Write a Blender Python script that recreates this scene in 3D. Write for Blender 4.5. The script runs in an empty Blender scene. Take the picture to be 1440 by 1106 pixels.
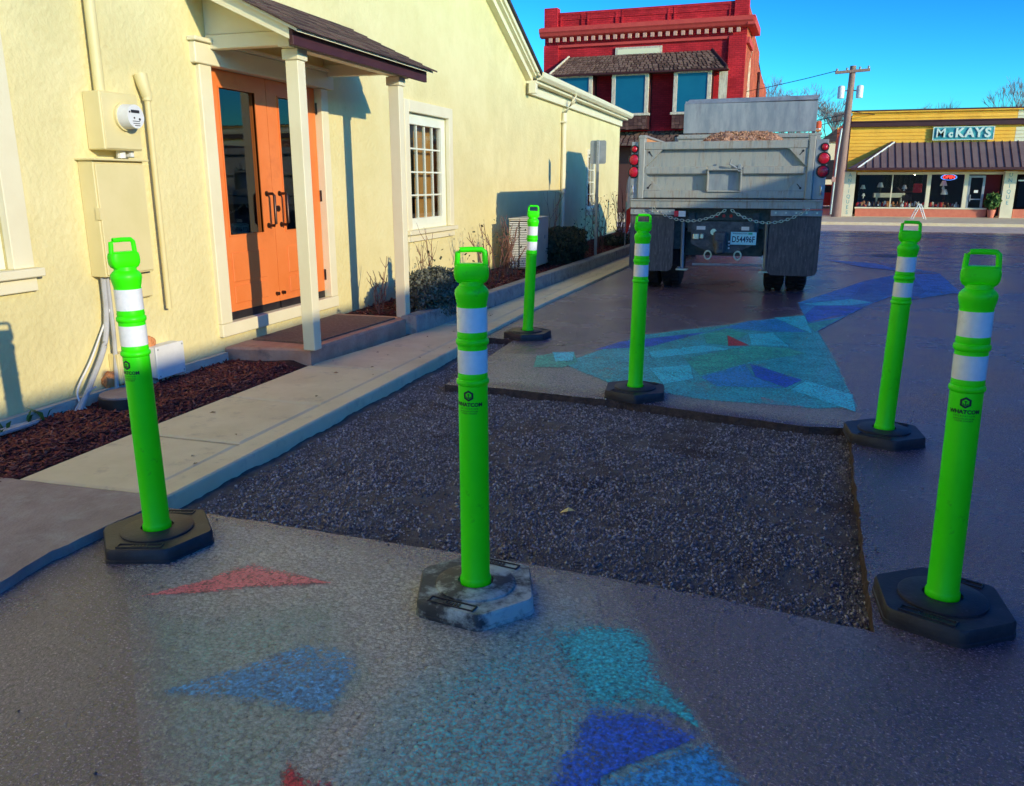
import bpy, bmesh, math, random
import numpy as np
from mathutils import Vector, Matrix, noise as mnoise
random.seed(7); rng = np.random.default_rng(7)
S = bpy.context.scene; COL = S.collection
R = math.radians
# ------------------------------------------------------------------ camera
cam = bpy.data.cameras.new('camera'); camo = bpy.data.objects.new('camera', cam); COL.objects.link(camo)
camo.location = (0, 0, 1.40); camo.rotation_euler = (R(90-14.43), 0, R(17.6))
cam.sensor_fit = 'HORIZONTAL'; cam.sensor_width = 36; cam.lens = 36*1150/1440
cam.clip_start = .05; cam.clip_end = 900; S.camera = camo
# ------------------------------------------------------------------ sky, sun, exposure
SUN_EL, SUN_AZ = R(15.4), math.atan2(.88, -.474)
W = bpy.data.worlds.new('World'); S.world = W; W.use_nodes = True
nt = W.node_tree; nt.nodes.clear()
sky = nt.nodes.new('ShaderNodeTexSky'); sky.sky_type = 'NISHITA'; sky.sun_disc = False
sky.sun_elevation = SUN_EL; sky.sun_rotation = SUN_AZ; sky.air_density = 1.0; sky.dust_density = .25; sky.ozone_density = 2.0
hs = nt.nodes.new('ShaderNodeHueSaturation'); hs.inputs['Hue'].default_value = .495; hs.inputs['Saturation'].default_value = 1.15; hs.inputs['Value'].default_value = 1.0
bg = nt.nodes.new('ShaderNodeBackground'); bg.inputs['Strength'].default_value = .15
wo = nt.nodes.new('ShaderNodeOutputWorld')
def vmul(c):
    q = nt.nodes.new('ShaderNodeMix'); q.data_type = 'RGBA'; q.blend_type = 'MULTIPLY'; q.inputs[0].default_value = 1; q.inputs[7].default_value = (*c, 1); return q
a_, b_ = vmul((.15, .15, .15)), vmul((2.0, 7.9, 12.6)); gm = nt.nodes.new('ShaderNodeGamma'); gm.inputs[1].default_value = 2.15
nt.links.new(sky.outputs[0], hs.inputs['Color']); nt.links.new(hs.outputs[0], a_.inputs[6]); nt.links.new(a_.outputs[2], gm.inputs[0]); nt.links.new(gm.outputs[0], b_.inputs[6]); nt.links.new(b_.outputs[2], bg.inputs['Color']); nt.links.new(bg.outputs[0], wo.inputs[0])
sl = bpy.data.lights.new('sun', 'SUN'); sl.energy = 2.5; sl.angle = R(.5); sl.color = (1, .86, .56)
so = bpy.data.objects.new('sun', sl); COL.objects.link(so); so.location = (20, -10, 15)
sd = Vector((math.sin(SUN_AZ)*math.cos(SUN_EL), math.cos(SUN_AZ)*math.cos(SUN_EL), math.sin(SUN_EL)))
so.rotation_euler = sd.to_track_quat('Z', 'Y').to_euler()
S.view_settings.view_transform = 'Standard'; S.view_settings.look = 'None'
S.view_settings.exposure = .68; S.view_settings.gamma = 1; S.view_settings.use_curve_mapping = False
try:
    S.cycles.max_bounces = 8; S.cycles.transparent_max_bounces = 16; S.cycles.use_denoising = True
except Exception: pass
# ------------------------------------------------------------------ materials
def mat(name, c, c2=None, ns=6., rough=.6, bump=0., bs=60., spec=.4, metal=0., nd=5., dist=.01, c3=None, ns3=2., t3=(.5, .7), rvar=0., stretch=None, coat=0.):
    m = bpy.data.materials.new(name); m.use_nodes = True; t = m.node_tree; N = t.nodes; L = t.links
    b = N['Principled BSDF']; b.inputs['Roughness'].default_value = rough; b.inputs['Metallic'].default_value = metal
    b.inputs['Specular IOR Level'].default_value = spec; b.inputs['Coat Weight'].default_value = coat
    b.inputs['Base Color'].default_value = (*c, 1)
    tc = N.new('ShaderNodeTexCoord'); vec = tc.outputs['Object']
    if stretch:
        mp = N.new('ShaderNodeMapping'); mp.inputs['Scale'].default_value = stretch; L.new(vec, mp.inputs[0]); vec = mp.outputs[0]
    if c2 is not None:
        n = N.new('ShaderNodeTexNoise'); n.inputs['Scale'].default_value = ns; n.inputs['Detail'].default_value = nd; n.inputs['Roughness'].default_value = .65
        L.new(vec, n.inputs['Vector'])
        r = N.new('ShaderNodeValToRGB'); r.color_ramp.elements[0].position = .36; r.color_ramp.elements[1].position = .66
        r.color_ramp.elements[0].color = (*c, 1); r.color_ramp.elements[1].color = (*c2, 1); L.new(n.outputs[0], r.inputs[0])
        out = r.outputs[0]
        if c3 is not None:
            n3 = N.new('ShaderNodeTexNoise'); n3.inputs['Scale'].default_value = ns3; n3.inputs['Detail'].default_value = 8; n3.inputs['Roughness'].default_value = .7; L.new(vec, n3.inputs['Vector'])
            r3 = N.new('ShaderNodeMapRange'); r3.inputs[1].default_value = t3[0]; r3.inputs[2].default_value = t3[1]; L.new(n3.outputs[0], r3.inputs[0])
            mx = N.new('ShaderNodeMix'); mx.data_type = 'RGBA'; L.new(r3.outputs[0], mx.inputs[0]); L.new(out, mx.inputs[6]); mx.inputs[7].default_value = (*c3, 1); out = mx.outputs[2]
        L.new(out, b.inputs['Base Color'])
        if rvar:
            mr = N.new('ShaderNodeMapRange'); mr.inputs[3].default_value = rough-rvar; mr.inputs[4].default_value = rough+rvar; mr.inputs[1].default_value = .3; mr.inputs[2].default_value = .7
            L.new(n.outputs[0], mr.inputs[0]); L.new(mr.outputs[0], b.inputs['Roughness'])
    if bump:
        n2 = N.new('ShaderNodeTexNoise'); n2.inputs['Scale'].default_value = bs; n2.inputs['Detail'].default_value = 4; L.new(tc.outputs['Object'], n2.inputs['Vector'])
        bp = N.new('ShaderNodeBump'); bp.inputs['Strength'].default_value = bump; bp.inputs['Distance'].default_value = dist
        L.new(n2.outputs[0], bp.inputs['Height']); L.new(bp.outputs[0], b.inputs['Normal'])
    return m
def emit(name, c, s):
    m = mat(name, c); b = m.node_tree.nodes['Principled BSDF']; b.inputs['Emission Color'].default_value = (*c, 1); b.inputs['Emission Strength'].default_value = s; return m
def glass(name, tint=(.9, .95, .95), refl=1.0, rough=.02):
    m = bpy.data.materials.new(name); m.use_nodes = True; t = m.node_tree; N = t.nodes; L = t.links; N.clear()
    o = N.new('ShaderNodeOutputMaterial'); mx = N.new('ShaderNodeMixShader'); tr = N.new('ShaderNodeBsdfTransparent'); gl = N.new('ShaderNodeBsdfGlossy')
    tr.inputs[0].default_value = (*tint, 1); gl.inputs['Roughness'].default_value = rough
    fr = N.new('ShaderNodeFresnel'); fr.inputs[0].default_value = 1.5
    ml = N.new('ShaderNodeMath'); ml.operation = 'MULTIPLY_ADD'; ml.inputs[1].default_value = refl; ml.inputs[2].default_value = .03; ml.use_clamp = True
    ge = N.new('ShaderNodeNewGeometry'); fb = N.new('ShaderNodeMath'); fb.operation = 'MULTIPLY_ADD'; fb.inputs[1].default_value = -1; fb.inputs[2].default_value = 1; L.new(ge.outputs['Backfacing'], fb.inputs[0])
    fm = N.new('ShaderNodeMath'); fm.operation = 'MULTIPLY'; L.new(ml.outputs[0], fm.inputs[0]); L.new(fb.outputs[0], fm.inputs[1])
    L.new(fr.outputs[0], ml.inputs[0]); L.new(fm.outputs[0], mx.inputs[0]); L.new(tr.outputs[0], mx.inputs[1]); L.new(gl.outputs[0], mx.inputs[2]); L.new(mx.outputs[0], o.inputs[0])
    return m
def brick_mat(name, c1, c2, cm, sx=4.4, rough=.8, patch=None):
    m = mat(name, c1, rough=rough, spec=.2); t = m.node_tree; N = t.nodes; L = t.links; b = N['Principled BSDF']
    tc = N.new('ShaderNodeTexCoord'); sp = N.new('ShaderNodeSeparateXYZ'); L.new(tc.outputs['Object'], sp.inputs[0])
    ad = N.new('ShaderNodeMath'); ad.operation = 'ADD'; L.new(sp.outputs[0], ad.inputs[0]); L.new(sp.outputs[1], ad.inputs[1])
    cb = N.new('ShaderNodeCombineXYZ'); L.new(ad.outputs[0], cb.inputs[0]); L.new(sp.outputs[2], cb.inputs[1])
    br = N.new('ShaderNodeTexBrick'); br.inputs['Color1'].default_value = (*c1, 1); br.inputs['Color2'].default_value = (*c2, 1); br.inputs['Mortar'].default_value = (*cm, 1)
    br.inputs['Scale'].default_value = sx; br.inputs['Mortar Size'].default_value = .03; br.inputs['Row Height'].default_value = .34; br.inputs['Brick Width'].default_value = 1.0
    L.new(cb.outputs[0], br.inputs['Vector'])
    out = br.outputs[0]
    n = N.new('ShaderNodeTexNoise'); n.inputs['Scale'].default_value = 1.3; n.inputs['Detail'].default_value = 8; L.new(tc.outputs['Object'], n.inputs['Vector'])
    mr = N.new('ShaderNodeMapRange'); mr.inputs[1].default_value = .35; mr.inputs[2].default_value = .7; mr.inputs[3].default_value = .7; mr.inputs[4].default_value = 1.15; L.new(n.outputs[0], mr.inputs[0])
    mu = N.new('ShaderNodeMix'); mu.data_type = 'RGBA'; mu.blend_type = 'MULTIPLY'; mu.inputs[0].default_value = 1; L.new(out, mu.inputs[6]); L.new(mr.outputs[0], mu.inputs[7])
    L.new(mu.outputs[2], b.inputs['Base Color'])
    bp = N.new('ShaderNodeBump'); bp.inputs['Strength'].default_value = .6; bp.inputs['Distance'].default_value = .02; bp.invert = True; L.new(br.outputs['Fac'], bp.inputs['Height']); L.new(bp.outputs[0], b.inputs['Normal'])
    return m

def asphalt_nodes(m, wet=True):
    """shared relief of the lot: pebbly aggregate in world metres"""
    t = m.node_tree; N = t.nodes; L = t.links
    ge = N.new('ShaderNodeNewGeometry'); P = ge.outputs['Position']
    nz = N.new('ShaderNodeTexNoise'); nz.inputs['Scale'].default_value = 60; nz.inputs['Detail'].default_value = 4; L.new(P, nz.inputs['Vector'])
    wv = N.new('ShaderNodeVectorMath'); wv.operation = 'MULTIPLY_ADD'; wv.inputs[1].default_value = (.014, .014, .014); L.new(nz.outputs['Color'], wv.inputs[0]); L.new(P, wv.inputs[2])
    v = N.new('ShaderNodeTexVoronoi'); v.inputs['Scale'].default_value = 82; v.feature = 'F1'; L.new(wv.outputs[0], v.inputs['Vector'])
    v2 = N.new('ShaderNodeTexVoronoi'); v2.inputs['Scale'].default_value = 210; v2.feature = 'F1'; L.new(P, v2.inputs['Vector'])
    n2 = N.new('ShaderNodeTexNoise'); n2.inputs['Scale'].default_value = 48; n2.inputs['Detail'].default_value = 8; n2.inputs['Roughness'].default_value = .72; L.new(P, n2.inputs['Vector'])
    sc = N.new('ShaderNodeSeparateColor'); L.new(v.outputs['Color'], sc.inputs[0])
    a0 = N.new('ShaderNodeMath'); a0.operation = 'MULTIPLY_ADD'; a0.inputs[1].default_value = -.42; L.new(v.outputs['Distance'], a0.inputs[0]); L.new(n2.outputs[0], a0.inputs[2])
    a1 = N.new('ShaderNodeMath'); a1.operation = 'MULTIPLY_ADD'; a1.inputs[1].default_value = -.22; L.new(v2.outputs['Distance'], a1.inputs[0]); L.new(a0.outputs[0], a1.inputs[2])
    a = N.new('ShaderNodeMath'); a.operation = 'MULTIPLY_ADD'; a.inputs[1].default_value = .22; L.new(sc.outputs[0], a.inputs[0]); L.new(a1.outputs[0], a.inputs[2])
    bp = N.new('ShaderNodeBump'); bp.inputs['Strength'].default_value = 1.0; bp.inputs['Distance'].default_value = .0062; L.new(a.outputs[0], bp.inputs['Height'])
    # pit shade put into the colour by height, besides dark binder and worn stone
    g = N.new('ShaderNodeMapRange'); g.inputs[1].default_value = -.05; g.inputs[2].default_value = .52; g.inputs[3].default_value = .36; g.inputs[4].default_value = 1.65; L.new(a.outputs[0], g.inputs[0])
    return P, bp.outputs[0], g.outputs[0]
def grain(N, L, out, h):
    q = N.new('ShaderNodeMix'); q.data_type = 'RGBA'; q.blend_type = 'MULTIPLY'; q.inputs[0].default_value = 1; L.new(out, q.inputs[6]); L.new(h, q.inputs[7]); return q.outputs[2]

def asphalt(name, ca, cb, cc, rough=.42, spec=.5, cracks=True):
    m = bpy.data.materials.new(name); m.use_nodes = True; t = m.node_tree; N = t.nodes; L = t.links; b = N['Principled BSDF']
    P, nrm, h = asphalt_nodes(m)
    n = N.new('ShaderNodeTexNoise'); n.inputs['Scale'].default_value = 1.1; n.inputs['Detail'].default_value = 9; n.inputs['Roughness'].default_value = .62; L.new(P, n.inputs['Vector'])
    r = N.new('ShaderNodeValToRGB'); r.color_ramp.elements[0].position = .35; r.color_ramp.elements[1].position = .68
    r.color_ramp.elements[0].color = (*ca, 1); r.color_ramp.elements[1].color = (*cb, 1); L.new(n.outputs[0], r.inputs[0])
    # fine light aggregate specks
    v = N.new('ShaderNodeTexNoise'); v.inputs['Scale'].default_value = 130; v.inputs['Detail'].default_value = 3; L.new(P, v.inputs['Vector'])
    mr = N.new('ShaderNodeMapRange'); mr.inputs[1].default_value = .56; mr.inputs[2].default_value = .72; L.new(v.outputs[0], mr.inputs[0])
    mx = N.new('ShaderNodeMix'); mx.data_type = 'RGBA'; L.new(mr.outputs[0], mx.inputs[0]); L.new(r.outputs[0], mx.inputs[6]); mx.inputs[7].default_value = (*cc, 1)
    out = grain(N, L, mx.outputs[2], h)
    # hairline cracks in old asphalt
    if cracks:
        vw = N.new('ShaderNodeTexNoise'); vw.inputs['Scale'].default_value = 2.2; vw.inputs['Detail'].default_value = 6; L.new(P, vw.inputs['Vector'])
        wv = N.new('ShaderNodeVectorMath'); wv.operation = 'MULTIPLY_ADD'; wv.inputs[1].default_value = (.55, .55, .0); L.new(vw.outputs['Color'], wv.inputs[0]); L.new(P, wv.inputs[2])
        vc = N.new('ShaderNodeTexVoronoi'); vc.feature = 'DISTANCE_TO_EDGE'; vc.inputs['Scale'].default_value = .9; L.new(wv.outputs[0], vc.inputs['Vector'])
        cr = N.new('ShaderNodeMapRange'); cr.inputs[1].default_value = .004; cr.inputs[2].default_value = .011; L.new(vc.outputs['Distance'], cr.inputs[0])
        ms = N.new('ShaderNodeTexNoise'); ms.inputs['Scale'].default_value = .55; L.new(P, ms.inputs['Vector'])
        mk = N.new('ShaderNodeMapRange'); mk.inputs[1].default_value = .5; mk.inputs[2].default_value = .56; mk.inputs[3].default_value = 1; mk.inputs[4].default_value = 0; L.new(ms.outputs[0], mk.inputs[0])
        mm = N.new('ShaderNodeMath'); mm.operation = 'MAXIMUM'; L.new(cr.outputs[0], mm.inputs[0]); L.new(mk.outputs[0], mm.inputs[1])
        sy = N.new('ShaderNodeSeparateXYZ'); L.new(P, sy.inputs[0]); ny = N.new('ShaderNodeMath'); ny.operation = 'LESS_THAN'; ny.inputs[1].default_value = 4.6; L.new(sy.outputs[1], ny.inputs[0])
        m0 = N.new('ShaderNodeMath'); m0.operation = 'MAXIMUM'; L.new(mm.outputs[0], m0.inputs[0]); L.new(ny.outputs[0], m0.inputs[1]); mm = m0
        m2 = N.new('ShaderNodeMix'); m2.data_type = 'RGBA'; L.new(mm.outputs[0], m2.inputs[0]); m2.inputs[6].default_value = (.008, .007, .008, 1); L.new(out, m2.inputs[7]); out = m2.outputs[2]
    L.new(out, b.inputs['Base Color']); L.new(nrm, b.inputs['Normal'])
    rr = N.new('ShaderNodeMapRange'); rr.inputs[1].default_value = .3; rr.inputs[2].default_value = .7; rr.inputs[3].default_value = rough-.06; rr.inputs[4].default_value = rough+.16; L.new(n.outputs[0], rr.inputs[0]); L.new(rr.outputs[0], b.inputs['Roughness'])
    b.inputs['Specular IOR Level'].default_value = spec; b.inputs['IOR'].default_value = 1.95
    return m

def paint(name, c, cover=.5, soft=.12, rough=.36, ior=1.5):
    """faded mural paint worn through to the asphalt under it"""
    m = bpy.data.materials.new(name); m.use_nodes = True; t = m.node_tree; N = t.nodes; L = t.links; b = N['Principled BSDF']
    P, nrm, h = asphalt_nodes(m)
    n = N.new('ShaderNodeTexNoise'); n.inputs['Scale'].default_value = 3.2; n.inputs['Detail'].default_value = 10; n.inputs['Roughness'].default_value = .72; L.new(P, n.inputs['Vector'])
    f = N.new('ShaderNodeTexNoise'); f.inputs['Scale'].default_value = 85; f.inputs['Detail'].default_value = 3; L.new(P, f.inputs['Vector'])
    s0 = N.new('ShaderNodeMath'); s0.operation = 'MULTIPLY_ADD'; s0.inputs[1].default_value = .7; L.new(f.outputs[0], s0.inputs[0]); L.new(n.outputs[0], s0.inputs[2])
    at = N.new('ShaderNodeAttribute'); at.attribute_name = 'wear'
    s = N.new('ShaderNodeMath'); s.operation = 'MULTIPLY_ADD'; s.inputs[1].default_value = .34; L.new(at.outputs['Fac'], s.inputs[0]); L.new(s0.outputs[0], s.inputs[2])
    mr = N.new('ShaderNodeMapRange'); q = 1.12-cover*.55; mr.inputs[1].default_value = q-soft; mr.inputs[2].default_value = q+soft; mr.inputs[3].default_value = 1; mr.inputs[4].default_value = 0
    mr.inputs[1].default_value = .85+ (cover-.5)*.6 - soft; mr.inputs[2].default_value = .85 + (cover-.5)*.6 + soft
    L.new(s.outputs[0], mr.inputs[0])
    hv = N.new('ShaderNodeMapRange'); hv.inputs[1].default_value = .3; hv.inputs[2].default_value = .7; hv.inputs[3].default_value = .75; hv.inputs[4].default_value = 1.2; L.new(n.outputs[0], hv.inputs[0])
    mu = N.new('ShaderNodeMix'); mu.data_type = 'RGBA'; mu.blend_type = 'MULTIPLY'; mu.inputs[0].default_value = 1; mu.inputs[6].default_value = (*c, 1); L.new(hv.outputs[0], mu.inputs[7])
    L.new(grain(N, L, mu.outputs[2], h), b.inputs['Base Color']); L.new(nrm, b.inputs['Normal']); b.inputs['Roughness'].default_value = rough; b.inputs['IOR'].default_value = ior
    L.new(mr.outputs[0], b.inputs['Alpha'])
    return m

M = {}
M['asphalt'] = asphalt('asphalt', (.082, .052, .082), (.148, .10, .135), (.46, .36, .40), .19, .7)
M['road'] = M['asphalt']
M['gravel_bed'] = mat('gravel_bed', (.10, .08, .085), (.20, .17, .16), ns=9, rough=.8, bump=1, bs=160, dist=.012, c3=(.055, .03, .03), ns3=1.5)
M['cut'] = mat('asphalt_cut_face', (.05, .032, .03), (.12, .08, .07), ns=30, rough=.85, bump=1, bs=90, dist=.02)
def stone_mat():
    m = mat('stones', (.1, .08, .1), rough=.4, spec=.8); t = m.node_tree; N = t.nodes; L = t.links; b = N['Principled BSDF']
    g = N.new('ShaderNodeNewGeometry'); r = N.new('ShaderNodeValToRGB'); e = r.color_ramp.elements
    e[0].color = (.06, .045, .055, 1); e[1].color = (.62, .53, .52, 1); e[1].position = 1; x = e.new(.45); x.color = (.17, .135, .15, 1); x = e.new(.82); x.color = (.38, .32, .33, 1)
    L.new(g.outputs['Random Per Island'], r.inputs[0]); L.new(r.outputs[0], b.inputs['Base Color']); return m
M['stones'] = stone_mat()
def chip_mat(name, cols):
    m = mat(name, cols[0], rough=.8); t = m.node_tree; N = t.nodes; L = t.links; b = N['Principled BSDF']
    g = N.new('ShaderNodeNewGeometry'); r = N.new('ShaderNodeValToRGB'); e = r.color_ramp.elements
    e[0].color = (*cols[0], 1); e[1].color = (*cols[-1], 1)
    for i, c in enumerate(cols[1:-1]): x = e.new((i+1)/(len(cols)-1)); x.color = (*c, 1)
    L.new(g.outputs['Random Per Island'], r.inputs[0]); L.new(r.outputs[0], b.inputs['Base Color']); return m
M['mulch'] = chip_mat('mulch', [(.06, .010, .012), (.16, .028, .025), (.26, .05, .04), (.12, .022, .02), (.38, .14, .10)])
M['soil'] = mat('soil', (.04, .012, .012), (.08, .03, .025), ns=20, rough=.9, bump=1, bs=50, dist=.03)
M['concrete'] = mat('concrete', (.78, .63, .38), (.88, .73, .47), ns=3, rough=.7, bump=.35, bs=140, dist=.004, c3=(.58, .46, .30), ns3=7, t3=(.56, .75))
M['concrete_kerb'] = mat('concrete_kerb', (.30, .28, .25), (.42, .39, .34), ns=7, rough=.75, bump=.6, bs=70, dist=.008, c3=(.16, .15, .15), ns3=9, t3=(.52, .7))
M['sun_band'] = mat('sunlit_street', (.70, .56, .42), (.82, .67, .52), ns=1.2, rough=.8, c3=(.34, .28, .25), ns3=3)  # sunlight on the street put into a pale colour
M['worn_white'] = mat('worn_white_line', (.12, .11, .13), (.6, .6, .6), ns=3, rough=.6, stretch=(.4, 2, 1))
M['apron'] = mat('apron_concrete', (.26, .19, .19), (.38, .29, .28), ns=4, rough=.6, bump=.7, bs=60, dist=.008, c3=(.38, .32, .31), ns3=6, t3=(.5, .68))
M['step'] = mat('step_concrete', (.48, .24, .16), (.62, .36, .25), ns=5, rough=.75, bump=.6, bs=60, dist=.008, c3=(.2, .13, .11), ns3=6, t3=(.55, .75))
M['doormat'] = mat('doormat', (.20, .13, .09), (.29, .2, .14), ns=40, rough=.95, bump=1, bs=200, dist=.01)
def stucco(name, c, c2):
    m = mat(name, c, c2, ns=1.6, rough=.85, bump=.5, bs=24, dist=.018, spec=.25, c3=tuple(v*.86 for v in c), ns3=.9, t3=(.5, .8)); return m
M['stucco'] = stucco('cream_stucco', (.75, .65, .31), (.82, .72, .37))
M['foundation'] = mat('foundation', (.5, .45, .36), (.6, .55, .45), ns=6, rough=.8, bump=.6, bs=40, dist=.01)
M['trim'] = mat('cream_trim', (.80, .72, .47), (.84, .77, .52), ns=3, rough=.5, bump=.12, bs=30, dist=.004)
M['white_frame'] = mat('white_frame', (.78, .80, .62), (.84, .85, .68), ns=4, rough=.4)
M['box_paint'] = mat('painted_metal_cream', (.74, .63, .29), (.80, .68, .34), ns=3, rough=.45)
M['door'] = mat('orange_door', (.80, .20, .04), (.86, .24, .06), ns=2, rough=.45, bump=.06, bs=90, dist=.003, c3=(.66, .16, .04), ns3=3, t3=(.55, .8))
M['dark'] = mat('dark_room', (.02, .018, .022), rough=.9)
M['black'] = mat('black_metal', (.015, .013, .015), (.03, .025, .026), ns=8, rough=.4)
M['bronze'] = mat('bronze', (.05, .028, .02), (.09, .05, .035), ns=12, rough=.32, metal=.7)
M['curtain'] = mat('curtain', (.62, .52, .38), (.72, .6, .45), ns=4, rough=.9)
M['drape'] = mat('orange_drape', (.58, .28, .07), (.68, .36, .1), ns=3, rough=.9)
M['glass'] = glass('window_glass', (.85, .88, .88), 1.15)
M['glass_blue'] = mat('sky_blue_blind', (.006, .10, .19), (.009, .13, .22), ns=.6, rough=.25, spec=.3)
M['shingle'] = chip_mat('porch_shingle', [(.05, .028, .026), (.09, .05, .042), (.13, .075, .06)])
M['roof_dark'] = mat('dark_roof', (.03, .025, .03), (.06, .05, .055), ns=8, rough=.8)
M['grey_metal'] = mat('grey_metal', (.30, .33, .34), (.40, .43, .44), ns=5, rough=.42, metal=.35)
M['ac'] = mat('ac_white', (.62, .58, .48), (.7, .66, .56), ns=4, rough=.5)
M['white'] = mat('white', (.8, .8, .76), (.72, .72, .68), ns=9, rough=.5)
M['pvc'] = mat('grey_conduit', (.42, .42, .40), (.52, .52, .5), ns=12, rough=.5)
M['foam'] = mat('orange_foam', (.7, .25, .08), (.8, .36, .14), ns=20, rough=.9, bump=1, bs=60, dist=.02)
M['green'] = mat('fluorescent_green', (.05, 1.0, .0), (.04, .94, .0), ns=5, rough=.42, spec=.35, c3=(.03, .55, .015), ns3=16, t3=(.6, .74))
M['reflective'] = mat('reflective_sheeting', (.80, .84, .86), (.9, .92, .93), ns=40, rough=.22, spec=.6, coat=.4, c3=(.6, .62, .63), ns3=16, t3=(.6, .78))
M['rubber'] = mat('black_rubber', (.022, .02, .026), (.045, .042, .05), ns=12, rough=.5, bump=.4, bs=90, dist=.003, c3=(.1, .09, .1), ns3=20, t3=(.6, .74))
M['rubber_worn'] = mat('worn_rubber', (.03, .035, .042), (.065, .07, .08), ns=12, rough=.5, bump=.4, bs=90, dist=.003, c3=(.5, .54, .5), ns3=7.5, t3=(.46, .6))
M['ink'] = mat('dark_ink', (.01, .03, .03), rough=.5)
M['bed'] = mat('galvanised_steel', (.27, .31, .31), (.50, .50, .43), ns=5, rough=.42, metal=.08, bump=.1, bs=40, dist=.004, c3=(.16, .12, .09), ns3=5, t3=(.5, .74), stretch=(4, 4, .6), rvar=.1)
M['bed_blue'] = mat('worn_grey_steel', (.24, .29, .32), (.38, .42, .43), ns=4, rough=.45, metal=.1, c3=(.2, .2, .22), ns3=3, t3=(.55, .75), stretch=(2, 2, .5))
M['flap'] = mat('mudflap_rubber', (.05, .048, .055), (.11, .105, .11), ns=9, rough=.55, c3=(.26, .24, .24), ns3=14, t3=(.55, .78), stretch=(5, 5, .8))
M['tyre'] = mat('tyre', (.012, .012, .014), (.03, .028, .03), ns=20, rough=.75, bump=.4, bs=60)
M['dirt'] = mat('load_dirt', (.45, .22, .12), (.78, .48, .31), ns=9, rough=.95, bump=1, bs=25, dist=.05, c3=(.14, .06, .04), ns3=14, t3=(.52, .66))
M['rust'] = mat('rusty_inside', (.62, .27, .10), (.7, .36, .16), ns=4, rough=.8)
M['red_lens'] = mat('red_lens', (.62, .01, .03), (.5, .005, .02), ns=30, rough=.15, coat=.6, bump=.3, bs=300)
M['amber'] = mat('amber_lens', (.85, .12, .02), rough=.2, coat=.5)
M['chrome'] = mat('chain_steel', (.6, .58, .55), (.75, .72, .68), ns=20, rough=.3, metal=.8)
M['axle'] = mat('greasy_steel', (.05, .055, .07), (.11, .12, .14), ns=14, rough=.45, metal=.3, c3=(.25, .22, .18), ns3=10, t3=(.6, .75))
M['plate'] = mat('plate_face', (.30, .74, .82), (.45, .82, .88), ns=7, rough=.4)
M['plate_ink'] = mat('plate_ink', (.01, .05, .12), rough=.5)
M['cab'] = mat('cab_paint', (.3, .02, .02), rough=.3)
M['brick_red'] = brick_mat('red_brick', (.66, .028, .04), (.50, .018, .028), (.30, .014, .02))
M['brick_orange'] = brick_mat('orange_brick', (.62, .13, .06), (.55, .10, .045), (.45, .09, .045))
M['peel'] = mat('peeled_plaster', (.70, .55, .38), (.62, .42, .28), ns=4, rough=.9, c3=(.62, .12, .06), ns3=3.5, t3=(.52, .6))
M['red_stone'] = mat('red_stone', (.55, .05, .045), (.62, .07, .055), ns=3, rough=.75)
M['cedar'] = chip_mat('cedar_shake', [(.11, .055, .04), (.18, .095, .07), (.26, .15, .11), (.21, .12, .09)])
M['cedar_dark'] = chip_mat('cedar_shake_dark', [(.06, .022, .02), (.10, .04, .032), (.15, .07, .055)])
M['old_wood'] = mat('weathered_frame', (.55, .44, .34), (.68, .58, .46), ns=5, rough=.8, c3=(.3, .2, .15), ns3=9, stretch=(3, 3, .6))
M['yellow'] = mat('yellow_siding', (.95, .47, .04), (.98, .52, .06), ns=2, rough=.6, c3=(.75, .34, .03), ns3=1.3)
M['pale'] = mat('pale_siding', (.80, .72, .48), rough=.7)
M['maroon'] = mat('dark_maroon', (.05, .012, .016), (.07, .02, .022), ns=3, rough=.6)
M['awning'] = mat('brown_metal_roof', (.22, .145, .14), (.27, .18, .17), ns=2, rough=.4, metal=.2)
M['hip_grey'] = mat('hip_flashing', (.42, .38, .36), (.5, .46, .43), ns=2, rough=.5)
M['brick_sill'] = mat('orange_sill', (.66, .20, .12), (.6, .16, .1), ns=6, rough=.7)
M['red_wall'] = mat('red_wall', (.20, .015, .02), rough=.7)
M['column'] = mat('pale_column', (.72, .64, .46), (.78, .70, .52), ns=4, rough=.7)
M['sign_teal'] = mat('sign_board', (.04, .30, .34), (.07, .38, .40), ns=4, rough=.6, c3=(.02, .18, .22), ns3=5)
M['sign_letter'] = mat('sign_letter', (.62, .72, .62), (.7, .8, .7), ns=6, rough=.6)
M['col_ink'] = mat('column_ink', (.10, .36, .40), rough=.6)
M['timber'] = mat('pole_timber', (.26, .15, .12), (.36, .22, .18), ns=6, rough=.85, stretch=(6, 6, .5))
M['pink_board'] = mat('pink_boards', (.52, .26, .20), (.62, .34, .27), ns=4, rough=.8, stretch=(1, 6, .4))
M['bark'] = mat('bark', (.20, .14, .13), (.3, .21, .19), ns=8, rough=.9)
M['twig'] = mat('red_twig', (.16, .07, .05), (.26, .13, .09), ns=10, rough=.8)
M['leafgrey'] = chip_mat('grey_green_leaves', [(.05, .06, .04), (.11, .12, .085), (.22, .22, .16), (.08, .095, .07)])
M['leafdark'] = chip_mat('dark_leaves', [(.02, .035, .022), (.045, .06, .035), (.09, .10, .055), (.035, .05, .03)])
M['leafgreen'] = chip_mat('green_leaves', [(.03, .09, .02), (.07, .16, .03), (.12, .2, .05)])
M['litter'] = chip_mat('fallen_leaf', [(.5, .4, .2), (.3, .14, .07), (.6, .5, .3)])
M['shade_wall'] = mat('grey_render', (.42, .40, .38), (.5, .48, .45), ns=2, rough=.8)
M['yellow_leaf'] = mat('yellow_leaf', (.75, .6, .25), rough=.7)
M['red_cloth'] = mat('red_cloth', (.6, .03, .03), rough=.8)
M['teal_sign'] = mat('green_sign', (.03, .42, .28), rough=.6)
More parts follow.
